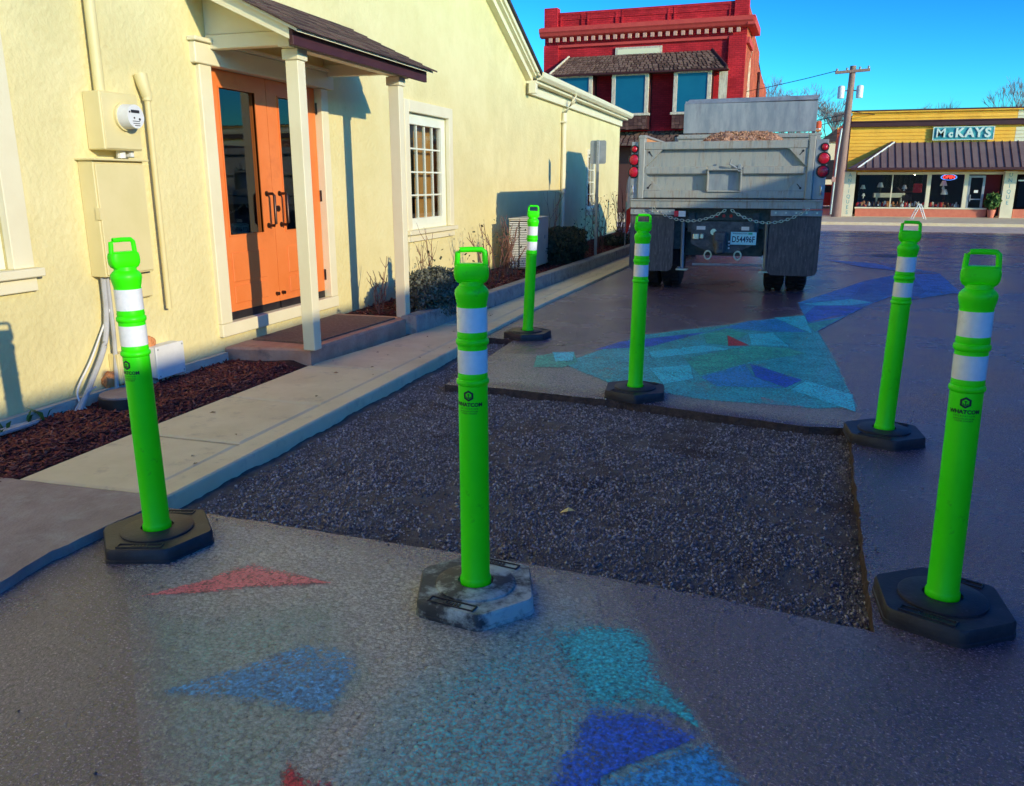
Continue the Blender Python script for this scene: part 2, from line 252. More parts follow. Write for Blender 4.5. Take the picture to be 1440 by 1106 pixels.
M['neon_red'] = emit('neon_red', (1, .06, .04), 1.6)
M['neon_blue'] = emit('neon_blue', (.1, .3, 1), 1.2)
M['car_paint'] = mat('red_car_paint', (.5, .03, .03), rough=.25, coat=.5)
M['p_base'] = paint('mural_base', (.60, .54, .46), .78, .40, .15, 2.4)
M['p_wash'] = paint('mural_teal_wash', (.10, .66, .70), .38, .42, .24, 1.9); M['p_greenwash'] = paint('mural_green_wash', (.34, .60, .48), .28, .42, .22, 2.0)
M['p_pink'] = paint('mural_pink', (1.0, .22, .22), .70)
M['p_blue'] = paint('mural_light_blue', (.12, .47, .78), .46, .2)
M['p_deep'] = paint('mural_deep_blue', (.02, .16, .80), .66, .2)
M['p_mid'] = paint('mural_mid_blue', (.04, .46, .90), .66, .2)
M['p_cyan'] = paint('mural_cyan', (.06, .88, .96), .78, .2)
M['p_teal'] = paint('mural_teal', (.04, .68, .70), .66, .2)
M['p_green'] = paint('mural_green', (.06, .74, .52), .62, .2)
M['p_red'] = paint('mural_red', (.7, .03, .06), .72)
M['p_pale'] = paint('mural_pale_pink', (.75, .45, .48), .42)
# ------------------------------------------------------------------ mesh helpers
class MB:
    def __init__(s): s.v = []; s.f = []; s.mi = []; s.cur = 0
    def add(s, vs, fs):
        o = len(s.v); s.v += [tuple(p) for p in vs]; s.f += [tuple(i+o for i in f) for f in fs]; s.mi += [s.cur]*len(fs); return s
    def box(s, x0, x1, y0, y1, z0, z1, b=0):
        if x0 > x1: x0, x1 = x1, x0
        if y0 > y1: y0, y1 = y1, y0
        if z0 > z1: z0, z1 = z1, z0
        if b <= 0:
            return s.add([(x, y, z) for z in (z0, z1) for y in (y0, y1) for x in (x0, x1)],
                [(0, 2, 3, 1), (4, 5, 7, 6), (0, 1, 5, 4), (2, 6, 7, 3), (0, 4, 6, 2), (1, 3, 7, 5)])
        b = min(b, (x1-x0)*.45, (y1-y0)*.45, (z1-z0)*.45)
        c = []
        for sx in (0, 1):
            for sy in (0, 1):
                for sz in (0, 1):
                    X, Y, Z = (x0, x1)[sx], (y0, y1)[sy], (z0, z1)[sz]; dx, dy, dz = b*(1-2*sx), b*(1-2*sy), b*(1-2*sz)
                    c += [(X, Y+dy, Z+dz), (X+dx, Y, Z+dz), (X+dx, Y+dy, Z)]
        i = lambda a, bb, cc, k: ((a*2+bb)*2+cc)*3+k
        F = []
        for a in (0, 1):
            q = [i(a, 0, 0, 0), i(a, 0, 1, 0), i(a, 1, 1, 0), i(a, 1, 0, 0)]; F.append(q if a == 0 else q[::-1])
            q = [i(0, a, 0, 1), i(1, a, 0, 1), i(1, a, 1, 1), i(0, a, 1, 1)]; F.append(q if a == 0 else q[::-1])
            q = [i(0, 0, a, 2), i(0, 1, a, 2), i(1, 1, a, 2), i(1, 0, a, 2)]; F.append(q if a == 0 else q[::-1])
            for d in (0, 1):
                F.append([i(a, d, 0, 0), i(a, d, 0, 1), i(a, d, 1, 1), i(a, d, 1, 0)])
                F.append([i(a, 0, d, 0), i(a, 0, d, 2), i(a, 1, d, 2), i(a, 1, d, 0)])
                F.append([i(0, a, d, 1), i(0, a, d, 2), i(1, a, d, 2), i(1, a, d, 1)])
                for e in (0, 1): F.append([i(a, d, e, 0), i(a, d, e, 1), i(a, d, e, 2)])
        return s.add(c, F)
    def prism(s, pts, h, axis=2, base=0.):
        """extrude a 2D polygon along an axis from base to base+h"""
        def P(a, b, c): return {2: (a, b, c), 0: (c, a, b), 1: (a, c, b)}[axis]
        n = len(pts); v = [P(a, b, base) for a, b in pts]+[P(a, b, base+h) for a, b in pts]
        return s.add(v, [tuple(range(n))[::-1], tuple(range(n, 2*n))]+[(i, (i+1) % n, n+(i+1) % n, n+i) for i in range(n)])
    def tube(s, pts, r, n=8, r2=None, cap=True):
        pts = [Vector(p) for p in pts]; m = len(pts); rings = []
        for i, p in enumerate(pts):
            d = (pts[min(i+1, m-1)]-pts[max(i-1, 0)]).normalized()
            u = d.cross(Vector((0, 0, 1)) if abs(d.z) < .9 else Vector((1, 0, 0))).normalized(); w = d.cross(u)
            rr = r if r2 is None else r+(r2-r)*i/max(1, m-1)
            rings.append([p+(u*math.cos(2*math.pi*k/n)+w*math.sin(2*math.pi*k/n))*rr for k in range(n)])
        v = [q for g in rings for q in g]; F = []
        for i in range(m-1):
            for k in range(n): F.append((i*n+k, i*n+(k+1) % n, (i+1)*n+(k+1) % n, (i+1)*n+k))
        if cap: F += [tuple(range(n))[::-1], tuple(range((m-1)*n, m*n))]
        return s.add(v, F)
    def lathe(s, prof, n=32, c=(0, 0, 0)):
        v = []; F = []; m = len(prof)
        for r, z in prof:
            for k in range(n): v.append((c[0]+r*math.cos(2*math.pi*k/n), c[1]+r*math.sin(2*math.pi*k/n), c[2]+z))
        for i in range(m-1):
            for k in range(n): F.append((i*n+k, i*n+(k+1) % n, (i+1)*n+(k+1) % n, (i+1)*n+k))
        F += [tuple(range(n))[::-1], tuple(range((m-1)*n, m*n))]
        return s.add(v, F)
    def disc(s, c, r, h, axis, n=20, r2=None):
        r2 = r if r2 is None else r2; v = []
        for q, rr in ((0, r), (h, r2)):
            for k in range(n):
                a, b = rr*math.cos(2*math.pi*k/n), rr*math.sin(2*math.pi*k/n)
                v.append({0: (c[0]+q, c[1]+a, c[2]+b), 1: (c[0]+a, c[1]+q, c[2]+b), 2: (c[0]+a, c[1]+b, c[2]+q)}[axis])
        return s.add(v, [tuple(range(n))[::-1], tuple(range(n, 2*n))]+[(k, (k+1) % n, n+(k+1) % n, n+k) for k in range(n)])
    def torus(s, c, R0, r, axis=1, n=16, m=8, sx=1., sz=1.):
        v = []; F = []
        for i in range(n):
            a = 2*math.pi*i/n
            for j in range(m):
                b = 2*math.pi*j/m; q = R0+r*math.cos(b); A, B, C = q*math.cos(a)*sx, q*math.sin(a)*sz, r*math.sin(b)
                v.append({1: (c[0]+A, c[1]+C, c[2]+B), 0: (c[0]+C, c[1]+A, c[2]+B), 2: (c[0]+A, c[1]+B, c[2]+C)}[axis])
                F.append((i*m+j, ((i+1) % n)*m+j, ((i+1) % n)*m+(j+1) % m, i*m+(j+1) % m))
        return s.add(v, F)
    def mesh(s, name, m, smooth=False):
        me = bpy.data.meshes.new(name); me.from_pydata(s.v, [], s.f); me.validate()
        for q in (m if isinstance(m, (list, tuple)) else [m]): me.materials.append(M[q] if isinstance(q, str) else q)
        if isinstance(m, (list, tuple)):
            for p, i in zip(me.polygons, s.mi): p.material_index = i
        bm = bmesh.new(); bm.from_mesh(me); bmesh.ops.recalc_face_normals(bm, faces=bm.faces); bm.to_mesh(me); bm.free()
        if smooth:
            me.shade_smooth()
            try: me.set_sharp_from_angle(angle=R(38))
            except Exception: pass
        return me
    def build(s, name, m, parent=None, smooth=False, **kw):
        return link(name, s.mesh(name, m, smooth), parent, **kw)
def link(name, data, parent=None, loc=None, rot=None, label=None, cat=None, group=None, kind=None):
    o = bpy.data.objects.new(name, data); COL.objects.link(o)
    if parent: o.parent = parent
    if loc: o.location = loc
    if rot: o.rotation_euler = rot
    tag(o, label, cat, group, kind); return o
def tag(o, label=None, cat=None, group=None, kind=None):
    for k, v in (('label', label), ('category', cat), ('group', group), ('kind', kind)):
        if v: o[k] = v
    return o
def thing(name, label, cat, loc=(0, 0, 0), rz=0, group=None):
    return link(name, None, None, loc, (0, 0, rz), label, cat, group)
def copy_tree(o, parent=None):
    c = o.copy(); COL.objects.link(c); c.parent = parent
    for ch in list(o.children): copy_tree(ch, c)
    return c
def bulk(name, V, F, m, parent=None, **kw):
    """fast numpy mesh of equal-sized faces"""
    me = bpy.data.meshes.new(name); nv, nf, k = len(V), len(F), F.shape[1]
    me.vertices.add(nv); me.vertices.foreach_set('co', np.asarray(V, np.float32).ravel())
    me.loops.add(nf*k); me.loops.foreach_set('vertex_index', np.asarray(F, np.int32).ravel())
    me.polygons.add(nf); me.polygons.foreach_set('loop_start', np.arange(0, nf*k, k, dtype=np.int32)); me.polygons.foreach_set('loop_total', np.full(nf, k, np.int32))
    me.update(calc_edges=True); me.materials.append(M[m]); return link(name, me, parent, **kw)
def rotmats(n, full=True):
    q = rng.normal(size=(n, 4)); q /= np.linalg.norm(q, axis=1)[:, None]; w, x, y, z = q.T
    return np.stack([1-2*(y*y+z*z), 2*(x*y-z*w), 2*(x*z+y*w), 2*(x*y+z*w), 1-2*(x*x+z*z), 2*(y*z-x*w), 2*(x*z-y*w), 2*(y*z+x*w), 1-2*(x*x+y*y)], 1).reshape(n, 3, 3)
def text(s, size, name, m, parent, loc, rot, extrude=.002, align='CENTER', sx=1., spacing=1., bold=0.):
    cu = bpy.data.curves.new(name, 'FONT'); cu.body = s; cu.size = size; cu.extrude = extrude; cu.align_x = align; cu.align_y = 'CENTER'; cu.space_character = spacing; cu.offset = bold
    cu.resolution_u = 3; o = bpy.data.objects.new(name, cu); me = bpy.data.meshes.new_from_object(o); bpy.data.objects.remove(o); bpy.data.curves.remove(cu)
    for v in me.vertices: v.co.x *= sx
    me.name = name; me.materials.clear(); me.materials.append(M[m]); return link(name, me, parent, loc, rot)
def leaf_cloud(n, center, size, leaf, fn):
    """n little quads spread through a volume; fn(p in unit cube -1..1) -> keep"""
    P = rng.uniform(-1, 1, (n*4, 3)); k = np.array([fn(p) for p in P]); P = P[k][:n]; n = len(P)
    C = np.array(center)+P*np.array(size); Rm = rotmats(n); L = leaf*rng.uniform(.6, 1.4, (n, 1, 1))
    q = np.array([[-.5, -.28, 0], [.5, -.28, .05], [.5, .28, 0], [-.5, .28, .05]])
    V = C[:, None]+np.einsum('nij,kj->nki', Rm, q)*L
    return V.reshape(-1, 3), np.arange(n*4).reshape(-1, 4)
# ------------------------------------------------------------------ GROUND
def jag(pts, step=.03, amp=.0045, seed=1):
    r = random.Random(seed); out = []
    for i in range(len(pts)):
        a, b = Vector(pts[i]), Vector(pts[(i+1) % len(pts)]); n = max(1, int((b-a).length/step)); d = (b-a).normalized(); nn = Vector((-d.y, d.x))
        for k in range(n):
            p = a+(b-a)*k/n; q = 0 if k == 0 else amp*(mnoise.noise(Vector((p.x*6, p.y*6, seed)))*2+r.uniform(-.55, .55))
            out.append(p+nn*q)
    return out
PIT = [(-2.58, 2.775), (-2.2, 2.765), (-1.7, 2.75), (-1.16, 2.735), (-.72, 2.722), (-.12, 2.674), (.399, 2.594), (.416, 2.953), (.432, 3.49), (.455, 4.025), (.501, 4.987), (.243, 4.96), (-.3, 5.07), (-.86, 5.195), (-1.25, 5.23), (-1.78, 5.29), (-2.18, 5.275), (-2.19, 5.86), (-2.2, 6.5), (-2.22, 7.07), (-2.58, 7.12), (-2.58, 5.3), (-2.58, 4.)]
pit = jag(PIT)
bm = bmesh.new()
def loop(bm, pts, z=0.):
    vs = [bm.verts.new((p[0], p[1], z)) for p in pts]; return [bm.edges.new((vs[i], vs[(i+1) % len(vs)])) for i in range(len(vs))]
e = loop(bm, [(-8, -4), (12, -4), (12, 24), (-8, 24)]) + loop(bm, pit)
bmesh.ops.triangle_fill(bm, edges=e, use_beauty=True)
for f in bm.faces:
    if f.normal.z < 0: f.normal_flip()
Q = [(-8, -4), (12, -4), (12, 24), (-8, 24)]; O = [(-400, -400), (400, -400), (400, 500), (-400, 500)]
vi = [bm.verts.new((*p, 0)) for p in Q]; vo = [bm.verts.new((*p, 0)) for p in O]
for i in range(4): bm.faces.new((vo[i], vo[(i+1) % 4], vi[(i+1) % 4], vi[i]))
me = bpy.data.meshes.new('ground'); bm.to_mesh(me); bm.free(); me.materials.append(M['asphalt'])
link('ground', me, kind='structure')
# cut faces of the pit
mb = MB(); n = len(pit)
for i in range(n):
    a, b = pit[i], pit[(i+1) % n]; ja = .006*mnoise.noise(Vector((a.x*9, a.y*9, 3))); c = Vector((-1., 3.9))
    da = (c-a).normalized()*(.014+ja); db = (c-b).normalized()*(.014+.006*mnoise.noise(Vector((b.x*9, b.y*9, 3))))
    mb.add([(a.x, a.y, 0), (b.x, b.y, 0), (b.x+db.x, b.y+db.y, -.1), (a.x+da.x, a.y+da.y, -.1)], [(0, 1, 2, 3)])
mb.build('asphalt_edge', 'cut', kind='structure')
# gravel bed
nx, ny = 150, 220; gx = np.linspace(-2.52, .56, nx); gy = np.linspace(2.5, 7.2, ny)
V = np.array([(x, y, -.052+.014*mnoise.fractal(Vector((x*2.1, y*2.1, 0)), 1, 2, 4)+.009*mnoise.noise(Vector((x*16, y*16, 2)))) for y in gy for x in gx])
F = np.array([(j*nx+i, j*nx+i+1, (j+1)*nx+i+1, (j+1)*nx+i) for j in range(ny-1) for i in range(nx-1)])
bulk('gravel_bed', V, F, 'gravel_bed', kind='structure')
def bed_z(x, y): return -.052+.014*mnoise.fractal(Vector((x*2.1, y*2.1, 0)), 1, 2, 4)+.009*mnoise.noise(Vector((x*16, y*16, 2)))
def in_poly(x, y, P):
    c = False; j = len(P)-1
    for i in range(len(P)):
        if (P[i][1] > y) != (P[j][1] > y) and x < (P[j][0]-P[i][0])*(y-P[i][1])/(P[j][1]-P[i][1])+P[i][0]: c = not c
        j = i
    return c
OCT = np.array([(1, 0, 0), (-1, 0, 0), (0, 1, 0), (0, -1, 0), (0, 0, 1), (0, 0, -1.)])
OF = np.array([(0, 2, 4), (2, 1, 4), (1, 3, 4), (3, 0, 4), (2, 0, 5), (1, 2, 5), (3, 1, 5), (0, 3, 5)])
pts = []
while len(pts) < 78000:
    x, y = random.uniform(-2.45, .5), random.uniform(2.6, 7.1)
    if in_poly(x, y, PIT):
        q = mnoise.fractal(Vector((x*1.7, y*2.3, 7)), 1, 2, 4)
        if q > .12 and random.random() < min(.75, (q-.12)*3.5): continue
        pts.append((x, y, bed_z(x, y)))
def stones(P, smin, smax, power=2.2, sink=.3):
    n = len(P); s = smin+(smax-smin)*rng.random(n)**power
    sc = s[:, None]*rng.uniform(.65, 1.25, (n, 3)); V = OCT[None]*(1+rng.uniform(-.3, .35, (n, 6, 1)))*sc[:, None]
    V = np.einsum('nij,nkj->nki', rotmats(n), V)+np.array(P)[:, None]; V[:, :, 2] += (s*sink)[:, None]
    return V.reshape(-1, 3), (OF[None]+6*np.arange(n)[:, None, None]).reshape(-1, 3)
V, F = stones(pts, .0022, .009, 2.8); bulk('gravel', V, F, 'stones', label='loose dark gravel filling the cut out patch of asphalt', kind='stuff')
# crumbs spilled over the rim of the cut and on the lot
pts = []
for i in range(1500):
    k = random.randrange(len(pit)); a = pit[k]; q = abs(random.gauss(0, .05)); th = random.uniform(0, 6.28); x, y = a.x+q*math.cos(th), a.y+q*math.sin(th)
    if not in_poly(x, y, PIT) and x > -2.5: pts.append((x, y, .001))
for i in range(700):
    x, y = random.uniform(-2.4, 4), random.uniform(1.0, 10)
    if not in_poly(x, y, PIT): pts.append((x, y, .001))
V, F = stones(pts, .0015, .006); bulk('loose_stones', V, F, 'stones', label='small loose stones scattered over the asphalt', kind='stuff')
# ------------------------------------------------------------------ sidewalk, kerb, apron, planter, bed
sw = thing('sidewalk', 'pale concrete sidewalk running along the cream building', 'sidewalk'); sw['kind'] = 'structure'; del sw['category']
KX = [(1.0, -2.52), (9, -2.53), (14, -2.36), (23, -2.15)]; BX = [(1, -3.38), (5.5, -3.38), (6.9, -3.16), (7.8, -3.09), (8.6, -3.02), (11.9, -2.88), (15.9, -2.73), (23, -2.5)]
def lerp(T, y):
    for (a, p), (b, q) in zip(T, T[1:]):
        if y <= b: return p+(q-p)*(y-a)/(b-a)
    return T[-1][1]
ys = [2.80, 3.57, 4.42, 5.45, 6.33, 7.5, 8.6, 9.9, 11.3, 12.9, 14.7, 16.8, 19.2, 22.]
for a, b in zip(ys, ys[1:]):
    g = .011; mb = MB(); o = random.uniform(-.002, .002)
    p = [(lerp(BX, a), a+g), (lerp(KX, a)-.159, a+g), (lerp(KX, b)-.159, b-g), (lerp(BX, b), b-g)]
    if a == 2.80: p[0] = (-3.36, 2.80); p[1] = (-2.67, 2.83)
    q = .016; cx = sum(t[0] for t in p)/4; cy = sum(t[1] for t in p)/4
    ins = [(x+(q if x < cx else -q), y+(q if y < cy else -q)) for x, y in p]
    v = [(*t, -.06) for t in p]+[(*t, .024+o) for t in p]+[(*t, .031+o) for t in ins]
    mb.add(v, [(4, 5, 1, 0), (5, 6, 2, 1), (6, 7, 3, 2), (7, 4, 0, 3), (8, 9, 5, 4), (9, 10, 6, 5), (10, 11, 7, 6), (11, 8, 4, 7), (8, 9, 10, 11)])
    mb.build('slab', 'concrete', sw)
mb = MB()
yk = [2.80+.4*i for i in range(49)]
prof = [(-.148, -.1), (-.148, .03), (-.012, .031), (-.003, .024), (0, .012), (.006, -.1)]
v = [(lerp(KX, y)+dx, y, z) for y in yk for dx, z in prof]; m_ = len(prof)
mb.add(v, [(i*m_+k, i*m_+k+1, (i+1)*m_+k+1, (i+1)*m_+k) for i in range(len(yk)-1) for k in range(m_-1)]+[tuple(range(m_))])
mb.build('kerb', 'concrete', kind='structure')
mb = MB(); mb.prism(jag([(-12, -4), (-2.56, -4), (-2.53, 1.5), (-2.51, 2.0), (-2.54, 2.2), (-2.5, 2.6), (-2.5, 2.79), (-3.37, 2.77), (-12, 2.4)], .06, .008, 5), .12, 2, -.08); mb.build('driveway_apron', 'apron', kind='structure')
# mulch bed
nx, ny = 26, 70; V = []
for j in range(ny):
    y = 2.4+j*(5.55-2.4)/(ny-1)
    for i in range(nx):
        t = i/(nx-1); x = -4.12+t*(.74); edge = min(1, (1-t)*6)
        V.append((x, y, .018+.05*edge*(.7+.5*mnoise.noise(Vector((x*3, y*3, 1))))))
F = np.array([(j*nx+i, j*nx+i+1, (j+1)*nx+i+1, (j+1)*nx+i) for j in range(ny-1) for i in range(nx-1)])
bulk('mulch_soil', np.array(V), F, 'soil', kind='structure')
def mulch_z(x, y): t = (x+4.12)/.74; return .018+.05*min(1, (1-t)*6)*(.7+.5*mnoise.noise(Vector((x*3, y*3, 1))))
BOX = np.array([(x, y, z) for z in (-.5, .5) for y in (-.5, .5) for x in (-.5, .5)]); BF = np.array([(0, 2, 3, 1), (4, 5, 7, 6), (0, 1, 5, 4), (2, 6, 7, 3), (0, 4, 6, 2), (1, 3, 7, 5)])
def chips(P, lmin, lmax, tilt=.35):
    n = len(P); L = rng.uniform(lmin, lmax, n); D = np.stack([L, L*rng.uniform(.15, .4, n), L*rng.uniform(.06, .14, n)], 1)
    a = rng.uniform(0, 6.28, n); t = rng.normal(0, tilt, n); ca, sa, ct, st = np.cos(a), np.sin(a), np.cos(t), np.sin(t); z = np.zeros(n); o = np.ones(n)
    Rz = np.stack([ca, -sa, z, sa, ca, z, z, z, o], 1).reshape(n, 3, 3); Ry = np.stack([ct, z, st, z, o, z, -st, z, ct], 1).reshape(n, 3, 3)
    V = np.einsum('nij,nkj->nki', Rz@Ry, BOX[None]*D[:, None])+np.array(P)[:, None]; return V.reshape(-1, 3), (BF[None]+8*np.arange(n)[:, None, None]).reshape(-1, 4)
P = []
while len(P) < 11000:
    x, y = random.uniform(-4.05, -3.385), random.uniform(2.5, 5.5)
    if x > -4.04 and not (y > 5.28 and x < -3.3): P.append((x, y, mulch_z(x, y)+random.uniform(0, .012)))
V, F = chips(P, .012, .055); bulk('bark_mulch', V, F, 'mulch', label='red brown bark mulch in the bed below the cream wall', kind='stuff')
# raised planter edging along the wall
pl = MB(); yy = [6.98, 7.8, 8.6, 9.8, 11.9, 13.9, 15.9, 18, 20, 22]
prof = [(-.16, .0), (-.16, .172), (-.15, .185), (-.015, .19), (-.003, .178), (0, .02)]
v = [(lerp(BX, y)+dx, y, z) for y in yy for dx, z in prof]; m_ = len(prof)
pl.add(v, [(i*m_+k, i*m_+k+1, (i+1)*m_+k+1, (i+1)*m_+k) for i in range(len(yy)-1) for k in range(m_-1)]+[tuple(range(m_))])
pl.build('planter_kerb', 'concrete_kerb', label='low concrete kerb edging the raised planting bed', kind='structure')
mb = MB(); mb.add([(-4.1, 7.0, .13), (-3.2, 7.0, .13), (-2.85, 22, .13), (-4.1, 22, .13)], [(0, 1, 2, 3)]); mb.build('planter_soil', 'soil', kind='structure')
P = [(random.uniform(-4.0, lerp(BX, y)-.17), y, .135+random.uniform(0, .02)) for y in rng.uniform(7.15, 21, 5000)]
V, F = chips(P, .02, .07); bulk('planter_mulch', V, F, 'mulch', label='dark bark mulch along the raised bed', kind='stuff')
# far side of the cross street
mb = MB(); mb.box(-40, 60, 30.6, 60, -.1, .1, .02); mb.build('far_sidewalk', 'concrete', kind='structure')
mb = MB(); mb.box(-40, 60, 26.9, 30.5, -.02, .004); mb.build('sunlit_street', 'sun_band', kind='structure')  # pale sheet over the asphalt, painted to stand for the sunlit band
mb = MB(); mb.box(-30, 60, 25.3, 25.42, -.002, .004); mb.box(-30, 60, 24.2, 24.26, -.002, .004); mb.build('road_marking', 'worn_white', kind='structure')
mb = MB(); mb.disc((2.16, 17.8, 0), .33, .006, 2, 24); mb.build('manhole_cover', 'axle', label='dark round manhole cover in the lot beyond the mural', cat='manhole cover')
# ------------------------------------------------------------------ mural on the asphalt (world metres)
mural = thing('mural', 'faded geometric mural of blue, teal and pink triangles painted on asphalt', 'ground mural')
k_ = [0]
def tri(m, pts, z=None, name='painted_triangle', edge=.05):
    k_[0] += 1; zz = .002+.00014*k_[0] if z is None else z
    n = len(pts); cx, cy = sum(p[0] for p in pts)/n, sum(p[1] for p in pts)/n; ins = []
    for x, y in pts:   # paint is worn thin along its edges
        d = math.hypot(x-cx, y-cy) or 1; w = min(edge, d*.5); ins.append((x+(cx-x)*w/d, y+(cy-y)*w/d))
    out = [(x+(x-cx)*.02, y+(y-cy)*.02) for x, y in pts]
    me = bpy.data.meshes.new(name); me.from_pydata([(x, y, zz) for x, y in out+ins], [], [tuple(range(n, 2*n))]+[(i, (i+1) % n, n+(i+1) % n, n+i) for i in range(n)])
    a = me.attributes.new('wear', 'FLOAT', 'POINT'); a.data.foreach_set('value', [1.]*n+[0.]*n); me.materials.append(M[m]); me.update()
    if me.polygons[0].normal.z < 0: me.flip_normals()
    return link(name, me, mural)
BASES = [[(-2.213, 2.237), (-1.327, 1.323), (-0.898, 0.847), (0.378, 1.252), (0.036, 1.755), (-0.078, 1.927), (-0.305, 2.348), (-0.442, 2.659), (-0.719, 2.705), (-1.152, 2.714), (-1.695, 2.731), (-2.213, 2.744)], [(-2.131, 5.357), (-2.169, 6.44), (-1.602, 6.652), (-1.132, 7.722), (-0.39, 8.598), (0.411, 9.545), (0.513, 7.517), (0.584, 5.384), (0.499, 5.079), (0.245, 5.029), (-0.308, 5.154), (-0.877, 5.289), (-1.277, 5.323), (-1.816, 5.389)], [(0.304, 10.321), (0.786, 11.757), (1.268, 12.952), (1.827, 14.106), (2.12, 13.663), (2.326, 13.288), (2.344, 11.835), (1.672, 11.049), (1.534, 11.533), (1.155, 10.553), (0.786, 9.41), (0.445, 8.294), (0.383, 9.236)]]
MURAL = [
 ('p_greenwash', [(-1.987, 2.029), (-1.393, 2.313), (-0.97, 1.991), (-0.989, 1.43), (-0.696, 0.911), (-0.898, 0.847), (-1.327, 1.323)]),
 ('p_wash', [(-0.974, 1.95), (-0.769, 2.269), (-0.586, 2.499), (-0.306, 2.357), (-0.09, 1.923), (0.036, 1.755), (0.332, 1.237), (-0.673, 0.918), (-0.973, 1.435)]),
 ('p_pink', [(-2.055, 2.049), (-1.803, 2.42), (-1.672, 2.409), (-1.416, 2.366), (-1.684, 2.226)]),
 ('p_blue', [(-1.606, 1.612), (-1.515, 1.74), (-1.315, 2.017), (-1.213, 2.039), (-1.07, 1.979), (-1.011, 1.674), (-1.276, 1.641)]),
 ('p_red', [(-1.07, 1.504), (-0.876, 1.466), (-0.777, 1.208), (-0.955, 1.133)]),
 ('p_teal', [(-0.575, 2.263), (-0.517, 2.361), (-0.361, 2.41), (-0.291, 2.331), (-0.191, 2.142), (-0.066, 1.909), (-0.191, 1.986), (-0.395, 1.945), (-0.505, 2.08)]),
 ('p_deep', [(-0.395, 1.945), (-0.191, 1.986), (-0.075, 1.91), (-0.311, 1.66), (-0.282, 1.484), (-0.431, 1.437), (-0.442, 1.606)]),
 ('p_mid', [(-0.061, 1.903), (0.037, 1.755), (0.083, 1.665), (-0.291, 1.547), (-0.311, 1.66)]),
 ('p_teal', [(-1.549, 6.196), (-1.12, 7.646), (-0.385, 8.508), (0.393, 9.434), (0.525, 7.202), (0.574, 5.523), (0.34, 5.395), (-0.396, 5.403), (-1.044, 5.657)]),
 ('p_mid', [(0.315, 10.287), (1.268, 12.952), (1.819, 14.038), (2.511, 14.422), (2.374, 12.025), (1.681, 11.112), (1.547, 11.537), (1.155, 10.553), (0.788, 9.442), (0.446, 8.319), (0.379, 9.084)]),
 ('p_deep', [(-1.277, 7.247), (-0.568, 7.989), (-0.966, 7.11), (-1.422, 6.816)]),
 ('p_cyan', [(-0.958, 6.862), (-0.541, 7.322), (-0.3, 7.201), (-0.894, 6.607)]),
 ('p_green', [(-0.585, 7.839), (-0.401, 8.229), (-0.18, 8.021), (-0.336, 7.356), (-0.52, 7.407)]),
 ('p_mid', [(-0.568, 7.989), (-0.207, 8.797), (0.08, 9.041), (0.349, 8.28), (0.038, 8.181), (-0.404, 8.267)]),
 ('p_cyan', [(0.047, 9.097), (0.361, 9.31), (0.405, 8.207)]),
 ('p_red', [(-0.365, 7.874), (-0.146, 7.416), (-0.326, 7.329)]),
 ('p_cyan', [(-0.179, 7.986), (0.039, 8.145), (0.193, 7.462), (-0.133, 7.451)]),
 ('p_teal', [(0.053, 8.149), (0.403, 8.152), (0.465, 7.065), (0.319, 7.224), (0.193, 7.462)]),
 ('p_green', [(-0.313, 7.197), (-0.131, 7.39), (0.192, 7.402), (0.318, 7.182), (-0.134, 6.68), (-0.488, 6.696)]),
 ('p_green', [(-0.642, 6.687), (-0.31, 7.154), (-0.133, 6.655), (-0.462, 6.103)]),
 ('p_cyan', [(-0.866, 6.239), (-0.567, 6.455), (-0.49, 5.954), (-0.689, 5.746)]),
 ('p_deep', [(-0.12, 6.646), (0.268, 6.173), (0.143, 5.882), (-0.07, 6.173)]),
 ('p_mid', [(-0.156, 6.61), (-0.07, 6.173), (0.133, 5.869), (-0.322, 5.783), (-0.457, 6.05)]),
 ('p_teal', [(-0.035, 6.698), (0.331, 7.186), (0.476, 7.042), (0.563, 6.015), (0.28, 6.198)]),
 ('p_cyan', [(0.29, 6.18), (0.58, 5.832), (0.563, 5.364), (0.175, 5.844)]),
 ('p_pale', [(-0.023, 5.596), (0.091, 5.5), (0.268, 5.39), (0.111, 5.3), (0.002, 5.362)]),
 ('p_green', [(-1.823, 6.406), (-1.704, 6.583), (-1.548, 6.632), (-1.435, 6.267), (-1.509, 6.035), (-1.73, 5.989)]),
 ('p_cyan', [(-1.737, 6.6), (-1.558, 6.672), (-1.486, 6.314), (-1.613, 6.236)]),
 ('p_mid', [(0.304, 10.321), (1.263, 12.894), (0.941, 10.919), (0.365, 10.302)]),
 ('p_cyan', [(0.364, 10.264), (0.938, 10.877), (1.175, 10.636), (0.894, 10.284), (0.506, 10.161)]),
 ('p_deep', [(0.365, 9.386), (0.504, 10.124), (0.891, 10.247), (1.024, 10.146), (0.79, 9.474), (0.384, 8.897)]),
 ('p_pale', [(0.383, 8.854), (0.727, 9.516), (0.8, 9.461), (0.551, 9.095)]),
 ('p_green', [(0.369, 8.753), (0.735, 9.302), (0.435, 8.291)]),
 ('p_blue', [(1.283, 12.957), (1.819, 14.038), (1.562, 11.768), (1.179, 10.675), (0.967, 10.927)]),
 ('p_mid', [(2.049, 13.793), (2.326, 13.288), (2.344, 11.835), (1.944, 11.889)]),
 ('p_blue', [(1.758, 13.398), (2.027, 13.633), (1.93, 11.885), (1.681, 11.112), (1.553, 11.584)]),
 ('p_mid', [(0.897, 16.467), (1.744, 15.939), (1.966, 15.133), (1.92, 14.752), (1.461, 15.163)]),
 ('p_blue', [(1.779, 16.295), (2.321, 15.06), (2.528, 14.528), (1.86, 14.249), (1.949, 15.128)]),
 ('p_pale', [(1.71, 11.414), (1.815, 11.448), (1.764, 11.18), (1.681, 11.112)]),
]
